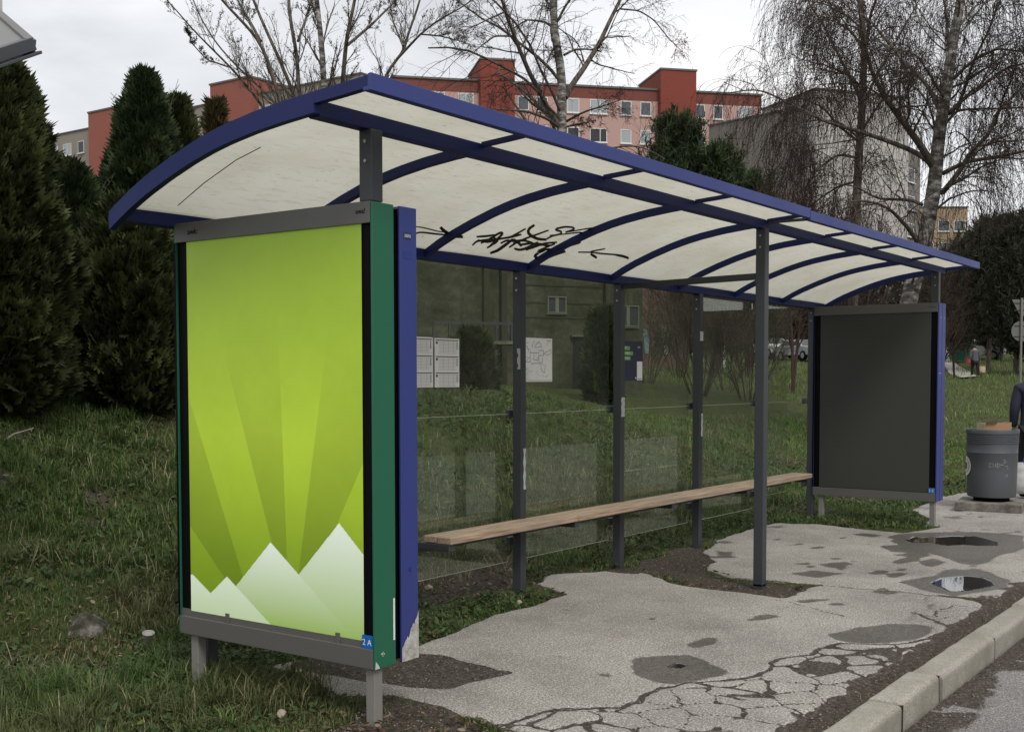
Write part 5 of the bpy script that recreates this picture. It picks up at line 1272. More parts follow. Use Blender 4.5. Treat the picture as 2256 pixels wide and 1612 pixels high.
# ================================================================== people
def skin_body(name, verts, edges, radii, M, parent, sub=2, root=0):
    me = bpy.data.meshes.new(name); me.from_pydata(verts, edges, []); me.materials.append(M); o = bpy.data.objects.new(name, me); COL.objects.link(o); o.parent = parent
    sk = o.modifiers.new('skin', 'SKIN'); sk.use_smooth_shade = True
    for i, r_ in enumerate(radii):
        v = me.skin_vertices[0].data[i]; v.radius = r_ if isinstance(r_, tuple) else (r_, r_); v.use_root = (i == root)
    s_ = o.modifiers.new('sub', 'SUBSURF'); s_.levels = sub; s_.render_levels = sub; return o
M_SKIN = mat('skin', (.42,.24,.17), .6)
def person(loc, rz, label, jacket, trousers, hairm, step=.0, lean=0.0, h=1.7, arms=((.02,-.02),(.02,-.02)), hood=None):
    r = empty('person', loc, rz); tag(r, label, 'person'); s_ = h/1.7; r.scale = (s_, s_, s_)
    L_ = lean
    # body faces local +y
    V = [(0,0,.92),(0,.01+L_*.2,1.10),(0,.02+L_*.6,1.32),(0,.02+L_*.9,1.45),(0,.04+L_*1.15,1.53),(0,.06+L_*1.3,1.62),
         (-.10,0,.88),(-.11,.02+step,.50),(-.11,-.02+step*1.3,.09),(-.12,.12+step*1.3,.03),
         (.10,0,.88),(.11,.02-step,.50),(.11,-.02-step*1.6,.09),(.12,.12-step*1.6,.04),
         (-.19,.01+L_*.8,1.40),(-.24,-.02+L_*.5,1.13),(-.25,.06+L_*.4,.90),(-.25,.09+L_*.4,.82),
         (.19,.01+L_*.8,1.40),(.24,-.02+L_*.5,1.13),(.25,.06+L_*.4,.90),(.25,.09+L_*.4,.82)]
    E = [(0,1),(1,2),(2,3),(3,4),(4,5),(0,6),(6,7),(7,8),(8,9),(0,10),(10,11),(11,12),(12,13),(3,14),(14,15),(15,16),(16,17),(3,18),(18,19),(19,20),(20,21)]
    rad = [(.15,.11),(.14,.11),(.17,.12),(.12,.09),(.055,.055),(.085,.10),(.095,.095),(.065,.065),(.045,.045),(.035,.03),(.095,.095),(.065,.065),(.045,.045),(.035,.03),(.065,.065),(.048,.048),(.032,.032),(.026,.014),(.065,.065),(.048,.048),(.032,.032),(.026,.014)]
    skin_body('body', V, E, rad, M_SKIN, r)
    # head features
    hy = .06+L_*1.3
    hd = MB(); bm = bmesh.new(); bmesh.ops.create_uvsphere(bm, u_segments=20, v_segments=14, radius=1)
    for v in bm.verts: v.co = Vector((v.co.x*.074*(1-.15*max(0,-v.co.z)), hy+v.co.y*.095+(.01 if v.co.z < 0 else 0), 1.625+v.co.z*.115))
    me = bpy.data.meshes.new('head'); bm.to_mesh(me); bm.free(); me.materials.append(M_SKIN); me.polygons.foreach_set('use_smooth', [True]*len(me.polygons)); o = bpy.data.objects.new('head', me); COL.objects.link(o); o.parent = r
    CH(o, MB().add([(-.012,hy+.092,1.60),(.012,hy+.092,1.60),(0,hy+.118,1.598),(0,hy+.095,1.645)], [(0,1,2),(1,3,2),(0,2,3)]), 'nose', M_SKIN)
    for s in (-1, 1):
        CH(o, MB().box(s*.030-.010, s*.030+.010, hy+.084, hy+.0925, 1.632, 1.641), 'eye', M_INK2); CH(o, MB().box(s*.074-.006, s*.074+.006, hy-.015, hy+.015, 1.60, 1.65), 'ear', M_SKIN, .004)
    CH(o, MB().box(-.02, .02, hy+.084, hy+.0935, 1.566, 1.572), 'mouth', M_RED)
    # hair: shell slightly larger, open to the face
    bm = bmesh.new(); bmesh.ops.create_uvsphere(bm, u_segments=24, v_segments=16, radius=1)
    dl = [v for v in bm.verts if (v.co.y > .45 and v.co.z < .42) or v.co.z < -.72]; bmesh.ops.delete(bm, geom=dl, context='VERTS')
    for v in bm.verts: v.co = Vector((v.co.x*.086, hy-.006+v.co.y*.108, 1.632+v.co.z*.122))
    me = bpy.data.meshes.new('hair'); bm.to_mesh(me); bm.free(); me.materials.append(hairm); me.polygons.foreach_set('use_smooth', [True]*len(me.polygons)); o = bpy.data.objects.new('hair', me); COL.objects.link(o); o.parent = r; so_ = o.modifiers.new('s', 'SOLIDIFY'); so_.thickness = .012
    # jacket: torso and sleeves
    Vj = [(0,0,.80),(0,0,.92),(0,.01+L_*.2,1.10),(0,.02+L_*.6,1.30),(0,.02+L_*.9,1.43),(0,.035+L_*1.05,1.50),(-.19,.01+L_*.8,1.40),(-.245,-.02+L_*.5,1.13),(-.25,.05+L_*.4,.90),(.19,.01+L_*.8,1.40),(.245,-.02+L_*.5,1.13),(.25,.05+L_*.4,.90)]
    skin_body('jacket', Vj, [(0,1),(1,2),(2,3),(3,4),(4,5),(4,6),(6,7),(7,8),(4,9),(9,10),(10,11)], [(.215,.165),(.205,.155),(.185,.15),(.205,.15),(.15,.12),(.08,.075),(.088,.088),(.068,.068),(.050,.050),(.088,.088),(.068,.068),(.050,.050)], jacket, r, root=2)
    Vt = [(0,0,.90),(-.10,0,.84),(-.11,.02+step,.50),(-.11,-.02+step*1.3,.10),(.10,0,.84),(.11,.02-step,.50),(.11,-.02-step*1.6,.10)]
    skin_body('trousers', Vt, [(0,1),(1,2),(2,3),(0,4),(4,5),(5,6)], [(.17,.13),(.115,.115),(.085,.085),(.068,.068),(.115,.115),(.085,.085),(.068,.068)], trousers, r)
    for s, st_ in ((-1, step*1.3), (1, -step*1.6)):
        CH(r, MB().box(s*.115-.048, s*.115+.048, -.07+st_, .17+st_, .0, .075), 'shoe', M_BLACK, .025)
        for k in range(5):   # five fingers and a thumb side
            x = s*.25+(-.022+.011*k); y0_ = .085+L_*.4
            CH(r, MB().tube([(x, y0_+.0, .82), (x, y0_+.012, .785-.006*(2-abs(k-2))), (x-s*.004, y0_+.004, .755-.008*(2-abs(k-2)))], [.0085,.008,.006], 6), 'finger' if k < 4 else 'thumb', M_SKIN, 0, True)
    return r
M_JG = mat('grey jacket', (.075,.078,.085), .9); M_TB = mat('black trousers', (.008,.008,.009), .9); M_HD = mat('dark brown hair', (.024,.014,.010), .7); M_NV = mat('navy jacket', (.008,.011,.030), .75); M_PUR = mat('plum scarf', (.020,.012,.022), .9)
pw = at(2148, 829, 62.0); zg = gz(pw[0], pw[1])
person((pw[0], pw[1], zg), YAW-R(90)+R(4), 'distant person in a grey jacket and black trousers walking away over the meadow', M_JG, M_TB, M_HD, .10, .06, 1.72)
def bag(loc, rz, w, h, d, M, name, label, Mh):
    r = empty(name, loc, rz); tag(r, label, 'bag'); n = 8; V = []
    for k in range(n):
        f_ = k/(n-1); zz = -h+h*f_; b = math.sin(math.pi*min(1, .12+f_*.9))*.5+.5
        for x, y in ((-w/2*(1-.10*(1-f_)), -d/2*b*(1-f_*.7)), (w/2*(1-.10*(1-f_)), -d/2*b*(1-f_*.7)), (w/2*(1-.10*(1-f_)), d/2*b*(1-f_*.7)), (-w/2*(1-.10*(1-f_)), d/2*b*(1-f_*.7))): V.append((x+.006*math.sin(k*2.1), y+.012*math.sin(k*3.3+x*9), zz))
    F = [(0,3,2,1)]+[(4*i+j, 4*i+(j+1) % 4, 4*i+4+(j+1) % 4, 4*i+4+j) for i in range(n-1) for j in range(4)]
    CH(r, MB().add(V, F), 'bag_body', M, 0, True)
    for s in (-1, 1): CH(r, MB().tube([(-w*.22, s*d*.12, -.01), (-w*.12, s*.01, h*.42), (w*.12, s*.01, h*.42), (w*.22, s*d*.12, -.01)], .006, 6), 'bag_handle', Mh)
    return r
fw = np.array([CF[0], CF[1]])/np.hypot(CF[0], CF[1]); rt = np.array([CR[0], CR[1]])
b_ = pw[:2]+rt*.34-fw*.05; bag((b_[0], b_[1], zg+.62), YAW-R(90), .36, .36, .15, mat('beige bag', (.42,.34,.24), .8), 'shopping_bag', 'beige shopping bag in the distant walker\'s right hand', M_CARD)
b_ = pw[:2]-rt*.30; bag((b_[0], b_[1], zg+1.0), YAW-R(60), .22, .28, .12, mat('red bag', (.35,.02,.03), .7), 'shoulder_bag', 'small red bag at the distant walker\'s left side', M_RED)
# person cut by the right photo edge, seen from behind, slightly stooped, with a white bag
pe = at(2277, 1090, 13.9); zg = .04
person((pe[0], pe[1], zg), YAW-R(90)-R(20), 'person in navy jacket and plum scarf cut by the right photo edge', M_NV, M_TB, M_HD, .05, .05, 1.56)
pr = [o for o in SC.objects if o.name.startswith('person') and o.parent is None][-1]
sc_ = MB().lathe([(.055,1.40),(.12,1.42),(.135,1.47),(.115,1.53),(.07,1.55)], 0, .04, 24, False); CH(pr, sc_, 'scarf', M_PUR, 0, True)
bp = at(2270, 1018, 13.6)
wb = bag((bp[0], bp[1], bp[2]), YAW-R(90), .36, .36, .17, mat('white bag', (.55,.55,.54), .6), 'shopping_bag', 'white shopping bag with black lettering and blue handles at the right photo edge', mat('blue handle', (.03,.06,.35), .6))
t_ = text_mesh('A', .10, M_INK2, 'bag_text', None, (-.10, -.088, -.27), (1,0,0), (0,0,1)); t_.parent = wb

# ================================================================== vegetation
def batch_tubes(P, Rr, n):
    """P (b,k,3), Rr (b,k) -> vertices, faces"""
    b, k, _ = P.shape
    T = np.empty_like(P); T[:, 1:-1] = P[:, 2:]-P[:, :-2]; T[:, 0] = P[:, 1]-P[:, 0]; T[:, -1] = P[:, -1]-P[:, -2]
    T /= np.linalg.norm(T, axis=2, keepdims=True)+1e-9
    ref = np.where(np.abs(T[:, :1, 2:3]) < .85, np.array([0,0,1.0]), np.array([1.0,0,0])); ref = np.repeat(ref, k, 1)
    A = np.cross(T, ref); A /= np.linalg.norm(A, axis=2, keepdims=True)+1e-9; B = np.cross(T, A)
    an = np.arange(n)*2*np.pi/n
    V = P[:, :, None, :]+Rr[:, :, None, None]*(A[:, :, None, :]*np.cos(an)[None, None, :, None]+B[:, :, None, :]*np.sin(an)[None, None, :, None])
    base = (np.arange(b)*k*n)[:, None, None]; i = (np.arange(k-1)*n)[None, :, None]; j = np.arange(n)[None, None, :]; j2 = (j+1) % n
    F = np.stack([base+i+j, base+i+j2, base+i+n+j2, base+i+n+j], -1).reshape(-1, 4)
    return V.reshape(-1, 3), F
def unit(a): return a/(np.linalg.norm(a, axis=-1, keepdims=True)+1e-9)
def growb(S, Dr, Ln, k, wob, grav, gpow=1.0):
    n = len(S); P = np.empty((n, k, 3)); P[:, 0] = S; d = unit(Dr); st = (Ln/(k-1))[:, None]
    for i in range(1, k):
        d = unit(d+RNG.normal(0, wob, (n, 3))+np.array([0, 0, 1.0])*grav*(i/(k-1))**gpow)
        P[:, i] = P[:, i-1]+d*st
    return P
def kids(P, R0, m, t0, ang, lf, rf, upb=0.0, tmax=1.0, lref=None):
    b, k, _ = P.shape
    t = RNG.uniform(t0, tmax, (b, m)); x = t*(k-1); i = np.minimum(x.astype(int), k-2); f = (x-i)[..., None]; bi = np.arange(b)[:, None]
    S = P[bi, i]*(1-f)+P[bi, i+1]*f; T = unit(P[bi, i+1]-P[bi, i]); R1 = R0[bi, i]*(1-f[..., 0])+R0[bi, i+1]*f[..., 0]
    q = RNG.normal(0, 1, S.shape); q -= (q*T).sum(-1, keepdims=True)*T; q = unit(q)
    a = RNG.uniform(ang[0], ang[1], (b, m))[..., None]; Dn = T*np.cos(a)+q*np.sin(a)+np.array([0, 0, 1.0])*upb
    L0 = (np.linalg.norm(np.diff(P, axis=1), axis=2).sum(1) if lref is None else np.full(b, lref))[:, None]
    Ln = L0*RNG.uniform(lf[0], lf[1], (b, m))*(1.15-.55*t)
    return S.reshape(-1, 3), Dn.reshape(-1, 3), Ln.reshape(-1), (R1*rf).reshape(-1)
def taper(r0, k, end=.35): return r0[:, None]*np.linspace(1, end, k)[None]
def trace(px, D, w, k=26, dd=0.0, base=None, dpow=1.0):
    """limb traced from the photograph at distance D; dd = how far the tip leans away from the camera"""
    px = np.array(px, float); s = np.r_[0, np.cumsum(np.hypot(*np.diff(px, axis=0).T))]; t = np.linspace(0, 1, k)*s[-1]
    u = np.interp(t, s, px[:, 0]); v = np.interp(t, s, px[:, 1])
    for _ in range(2): u[1:-1] = (u[:-2]+2*u[1:-1]+u[2:])/4; v[1:-1] = (v[:-2]+2*v[1:-1]+v[2:])/4
    DD = D+dd*(t/s[-1])**dpow
    P_ = np.array([CC+ray(a, b)*c_ for a, b, c_ in zip(u, v, DD)])
    r_ = np.interp(t, s, np.interp(s, [0, s[-1]], [w[0], w[1]]))/2*DD/FPX
    return P_, r_
def bits(pts, size, cols, elong=1.6, down=0.0):
    n = len(pts); a = unit(RNG.normal(0, 1, (n, 3))+np.array([0, 0, -down])); q = unit(np.cross(a, RNG.normal(0, 1, (n, 3)))); s = size*RNG.uniform(.6, 1.4, n)[:, None]
    V = np.stack([pts, pts+a*s*elong*.5+q*s*.4, pts+a*s*elong, pts+a*s*elong*.5-q*s*.4], 1).reshape(-1, 3)
    F = np.arange(n*4).reshape(-1, 4); C = np.repeat(np.array(cols)[RNG.integers(0, len(cols), n)]*RNG.uniform(.6, 1.3, (n, 1)), 4, 0); return V, F, C
def cat(L_):
    off = 0; V = []; F = []
    for v, f_ in L_: V.append(v); F.append(f_+off); off += len(v)
    return np.concatenate(V), np.concatenate(F)
def make_tree(name, label, cat_, trunk, limbs, spec, M_T, M_L, M_W, group=None, budcol=None, n_bud=0, budsize=.02, down=0):
    """trunk, limbs: lists of (P, r); spec: list of dicts for the successive branch orders"""
    base = trunk[0][0][0]; root = empty(name, tuple(base)); tag(root, label, cat_, group); off = np.array(base)
    tv, tf = cat([tube_arrays(p-off, r_, 12) for p, r_ in trunk]); np_mesh('trunk', tv, tf, M_T, root, smooth=True)
    parts = []; allP = []
    k0 = limbs[0][0].shape[0] if limbs else trunk[0][0].shape[0]
    src = [x for x in limbs]+[x for x in trunk if x[0].shape[0] == k0]
    for p, r_ in limbs: parts.append(tube_arrays(p, r_, 8))
    Pb = np.stack([p for p, _ in src]); Rb = np.stack([r_ for _, r_ in src])
    tw = []
    for li, sp_ in enumerate(spec):
        S, Dn, Ln, r0 = kids(Pb, Rb, sp_['m'], sp_.get('t0', .15), sp_['ang'], sp_['lf'], sp_['rf'], sp_.get('up', 0), lref=sp_.get('lref'))
        r0 = np.clip(r0, sp_.get('rmin', .002), sp_.get('rmax', .06))
        Pn = growb(S, Dn, Ln, sp_['k'], sp_['wob'], sp_['grav'], sp_.get('gpow', 1)); Rn = taper(r0, sp_['k'], sp_.get('end', .35))
        (parts if not sp_.get('twig') else tw).append(batch_tubes(Pn, Rn, sp_.get('n', 4))); Pb, Rb = Pn, Rn
    if n_bud:
        b, k, _ = Pb.shape; bi = RNG.integers(0, b, n_bud); x = RNG.uniform(.2, 1, n_bud)*(k-1); i = np.minimum(x.astype(int), k-2); f = (x-i)[:, None]
        pts = Pb[bi, i]*(1-f)+Pb[bi, i+1]*f
    V, F = cat(parts); np_mesh('limbs', V-off, F, M_L, root, smooth=True)
    if tw:
        V, F = cat(tw); tag(np_mesh('twigs', V-off, F, M_W, root), kind='stuff')
    if n_bud:
        V, F, C = bits(pts, budsize, budcol, 1.8, down); tag(np_mesh('catkins', V-off, F, M_LEAF, root, col=C), kind='stuff')
    return root
TZ = lambda L, s, o: [(o[0]+a/s, o[1]+b/s) for a, b in L]
z1 = lambda L: TZ(L, 2.507, (0, 0)); z2 = lambda L: TZ(L, 2.507, (850, 0)); z3 = lambda L: TZ(L, 2.878, (1500, 0))
# ---- A: slender multi-stemmed tree behind the near roof end
DA_ = 21.0
stems = [trace([(716,560)]+z1([(1790,470),(1780,300),(1762,100),(1745,0),(1740,-160)]), DA_, (19,10))]
lim = [trace([(700,500)]+z1([(1650,500),(1640,300),(1610,150),(1590,0),(1600,-140)]), DA_, (13,6), dd=1.0),
       trace([(690,480)]+z1([(1540,540),(1490,360),(1430,220),(1300,80),(1220,0),(1160,-90)]), DA_, (12,5), dd=-1.2),
       trace([(700,470)]+z1([(1620,510),(1530,300),(1430,80),(1400,0),(1350,-120)]), DA_, (12,5), dd=1.5),
       trace([(735,420)]+z1([(1895,430),(1910,250),(1920,180),(1950,50),(1960,0),(1980,-120)]), DA_, (15,6), dd=-.6),
       trace(z1([(1920,250),(2050,140),(2170,20),(2230,-60)]), DA_, (7,3), dd=.8),
       trace([(690,420)]+z1([(1440,570),(1300,400),(1180,280),(1050,150),(960,40),(920,0)]), DA_, (9,2.5), dd=-1.5),
       trace([(680,400)]+z1([(1520,560),(1330,390),(1200,250),(1100,90),(1060,-20)]), DA_, (7,2.5), dd=1.8),
       trace(z1([(1440,230),(1370,100),(1310,0),(1290,-60)]), DA_, (7,3), dd=.7), trace(z1([(1645,230),(1690,100),(1720,0),(1740,-80)]), DA_, (6,3), dd=.5),
       trace(z1([(1260,370),(1140,330),(1060,240),(1040,180)]), DA_-.5, (4,1.5), dd=-.6)]
up_spec = [dict(m=13, t0=.12, ang=(.35,.85), lf=(.14,.34), rf=.45, up=.35, k=8, wob=.10, grav=.05, rmin=.005),
           dict(m=8, t0=.15, ang=(.35,.8), lf=(.25,.6), rf=.5, up=.3, k=6, wob=.14, grav=.06, rmin=.0032, rmax=.008, n=3, twig=True),
           dict(m=4, t0=.2, ang=(.4,.9), lf=(.25,.6), rf=.6, up=.3, k=4, wob=.12, grav=.0, rmin=.0024, rmax=.005, n=3, twig=True)]
BUD = [(.05,.045,.03),(.09,.08,.055),(.03,.024,.018)]
make_tree('bare_tree', 'slender multi-stemmed bare tree with swelling buds above the near end of the roof', 'tree', stems, lim, up_spec, M_BIRCH, M_BARK, M_TWIG2, 'bare trees around the stop', BUD, 9000, .017)
lim = [trace([(846,420)]+z1([(2120,420),(2200,320),(2256,250)])+z2([(100,250),(150,120),(190,0),(210,-90)]), 23, (10,4), dd=.5),
       trace(z2([(60,330),(190,190),(280,120),(350,80),(440,30),(520,-40)]), 23, (6,2), dd=-1.0), trace(z2([(190,190),(300,200),(420,230),(500,260)]), 23, (4,1.5), dd=1.4), trace(z2([(95,255),(40,120),(20,0)]), 23, (5,2), dd=1)]
make_tree('bare_tree', 'thin leaning bare tree between the two larger bare trees above the roof', 'tree', [trace([(800,800),(835,520),(852,165)], 23, (16,10))], lim, up_spec, M_BARK, M_BARK, M_TWIG2, 'bare trees around the stop', BUD, 2500, .016)
# ---- B: forked tree in front of the pink block
D_B = 27.0
tr = [trace([(1262,900),(1255,600),(1240,330)]+z2([(965,720),(975,600),(970,480),(975,330),(930,250),(925,100),(925,0),(930,-120)]), D_B, (34,15), k=26)]
lim = [trace(z2([(968,710),(900,620),(860,520),(800,420),(720,230),(670,90),(640,0),(620,-80)]), D_B, (13,6), dd=-1.5), trace(z2([(990,540),(1040,450),(1080,400),(1130,320),(1180,240),(1240,110),(1290,10),(1330,-80)]), D_B, (14,6), dd=1.5),
       trace(z2([(950,700),(900,660),(850,640),(780,615),(700,610),(560,600)]), D_B, (8,2), dd=-2), trace(z2([(1000,670),(1060,635),(1120,610),(1220,580),(1300,550)]), D_B, (6,2), dd=-1.5), trace(z2([(1000,700),(1120,675)]), D_B, (5,3), dd=-.5),
       trace(z2([(1010,740),(1120,830),(1240,820),(1330,805),(1400,810),(1480,840),(1540,880)]), D_B, (6,2), dd=-2.5), trace(z2([(985,305),(1040,275),(1100,272),(1190,285)]), D_B, (6,2), dd=1), trace(z2([(925,150),(870,120),(780,110),(700,160)]), D_B, (6,2), dd=1.5),
       trace(z2([(1290,50),(1400,60),(1480,110),(1560,210),(1640,290)]), D_B+1.5, (4,1.5), dd=1), trace(z2([(700,200),(600,200),(520,260),(440,330)]), D_B-1, (5,1.5), dd=-1), trace(z2([(650,70),(560,110),(480,150),(420,150)]), D_B-1.3, (4,1.5), dd=-1),
       trace(z2([(930,60),(880,0),(850,-60)]), D_B, (6,3), dd=.5), trace(z2([(860,500),(880,380),(915,280)]), D_B-.8, (4,2), dd=.5)]
bspec = [dict(m=10, t0=.2, ang=(.5,1.1), lf=(.28,.62), rf=.4, up=.1, k=9, wob=.16, grav=-.03, rmin=.006),
         dict(m=7, t0=.15, ang=(.5,1.1), lf=(.35,.75), rf=.5, up=.05, k=7, wob=.17, grav=-.12, rmin=.004, rmax=.012, n=3, twig=True),
         dict(m=5, t0=.1, ang=(.5,1.1), lf=(.3,.75), rf=.6, k=5, wob=.15, grav=-.25, rmin=.0030, rmax=.006, n=3, twig=True)]
make_tree('bare_tree', 'forked bare birch with spreading branches in front of the pink block', 'tree', tr, lim, bspec, M_BIRCH, M_BARK, M_TWIG, 'bare trees around the stop', [(.03,.022,.016)], 5000, .018, .6)
# ---- C: big weeping birch at the right
D_C = 19.0
tr = [trace([(1972,905),(1985,780)]+[(2000,660)]+z3([(1550,1540),(1575,1350),(1590,1280),(1625,1100),(1620,950),(1650,780),(1680,600),(1700,430),(1720,300),(1750,130),(1780,0),(1800,-160)]), D_C, (44,18), k=26)]
LC = [([(1600,1060),(1520,920),(1450,830),(1370,720),(1290,620),(1200,430),(1150,200),(1130,60)], (17,5), -1.5), ([(1600,1060),(1530,980),(1450,950),(1330,900),(1180,850),(1050,810),(900,770),(780,700),(650,640),(560,590),(480,560),(380,580),(300,590)], (12,2), 1.5),
      ([(1660,1220),(1720,1150),(1770,1080),(1850,950),(1950,860),(1980,780),(2010,700),(2100,620),(2176,540)], (13,5), .8), ([(1660,1100),(1740,1060),(1800,1030),(1900,1010),(2000,1000),(2080,980),(2176,960),(2300,930)], (11,5), -1.5),
      ([(1650,1230),(1700,1180),(1800,1130),(1900,1060),(2000,1020)], (8,3), -1), ([(1655,740),(1600,600),(1530,500),(1460,440),(1400,380),(1300,250),(1200,130),(1100,60)], (11,3), 1.2), ([(1700,720),(1800,620),(1900,560),(2000,470),(2100,420),(2200,400)], (10,4), 1.2),
      ([(1730,500),(1800,430),(1900,350),(2010,310),(2100,320),(2200,330)], (8,3), -1.0), ([(1530,1300),(1470,1270),(1380,1265),(1250,1260),(1100,1180),(950,1160)], (8,2), 1.5), ([(1500,1530),(1450,1460),(1400,1400),(1330,1330),(1250,1290),(1150,1270),(1050,1280)], (10,3), -1.5),
      ([(1700,430),(1690,200),(1680,60),(1650,-60)], (9,4), .8), ([(1760,170),(1850,60),(1950,-40)], (7,3), .5), ([(1680,640),(1500,350),(1350,300),(1220,320)], (6,2), -1.5), ([(1640,830),(1750,700),(1900,690),(2050,690),(2200,680)], (7,3), 1.5),
      ([(1990,800),(2050,600),(2100,500),(2130,380)], (6,2.5), -.8), ([(1750,700),(1800,560),(1850,400),(1950,200),(2000,60),(2060,-60)], (8,3), -1.2)]
lim = [trace(z3(p), D_C, w, dd=dd) for p, w, dd in LC]
wspec = [dict(m=10, t0=.18, ang=(.4,1.0), lref=1.5, lf=(.6,1.25), rf=.42, up=.25, k=9, wob=.15, grav=-.22, gpow=1.5, rmin=.007, rmax=.022),
         dict(m=6, t0=.12, ang=(.4,1.1), lref=.95, lf=(.5,1.15), rf=.5, up=-.1, k=8, wob=.13, grav=-.40, rmin=.0042, rmax=.009, n=3, twig=True),
         dict(m=6, t0=.1, ang=(.4,1.0), lref=.80, lf=(.4,1.2), rf=.6, up=-.5, k=7, wob=.11, grav=-.65, rmin=.0032, rmax=.0046, end=.6, n=3, twig=True)]
DK = [(.030,.018,.013),(.05,.032,.022),(.018,.012,.010)]
make_tree('birch_tree', 'big weeping birch with a pale trunk leaning right, twigs hanging over the far roof end', 'tree', tr, lim, wspec, M_BIRCH, M_BARK, M_TWIG, 'weeping birches at the right', DK, 30000, .015, 1.5)
# ---- D: slimmer birch behind
D_D = 23.5
tr = [trace([(1872,900),(1880,640),(1886,470)]+z3([(1130,950),(1150,700),(1160,520),(1160,400),(1165,200),(1130,0),(1120,-140)]), D_D, (26,12), k=26)]
LD = [([(1145,650),(1100,540),(1050,450),(1000,350),(950,250),(900,150),(850,80),(800,0)], (8,3), 1), ([(1150,420),(1190,200),(1200,100),(1240,0),(1260,-80)], (10,5), -1), ([(1140,560),(1080,480),(980,440),(880,400),(780,420)], (6,2), -1.5),
      ([(1170,640),(1230,500),(1300,380),(1400,200),(1480,60)], (7,3), 1.5), ([(1150,830),(1230,700),(1350,540),(1500,420)], (6,2), -1), ([(1130,900),(1000,800),(900,680),(760,620),(650,640)], (6,2), -2), ([(1130,880),(1020,780),(860,760),(700,790),(600,850)], (5,1.5), -2.5),
      ([(1150,300),(1080,200),(1000,150),(950,30),(920,-60)], (6,2), 1.5), ([(1120,1000),(1000,980),(880,1060),(800,1180)], (6,2), -1.5), ([(1115,1150),(1000,1180),(880,1260),(780,1340)], (6,2), 1), ([(1170,200),(1050,100),(900,20),(760,0),(680,80)], (5,1.5), -1)]
lim = [trace(z3(p), D_D, w, dd=dd) for p, w, dd in LD]
make_tree('birch_tree', 'slimmer dark twigged weeping birch in front of the grey blocks', 'tree', tr, lim, wspec, M_BARK, M_BARK, M_TWIG, 'weeping birches at the right', DK, 22000, .017, 1.5)

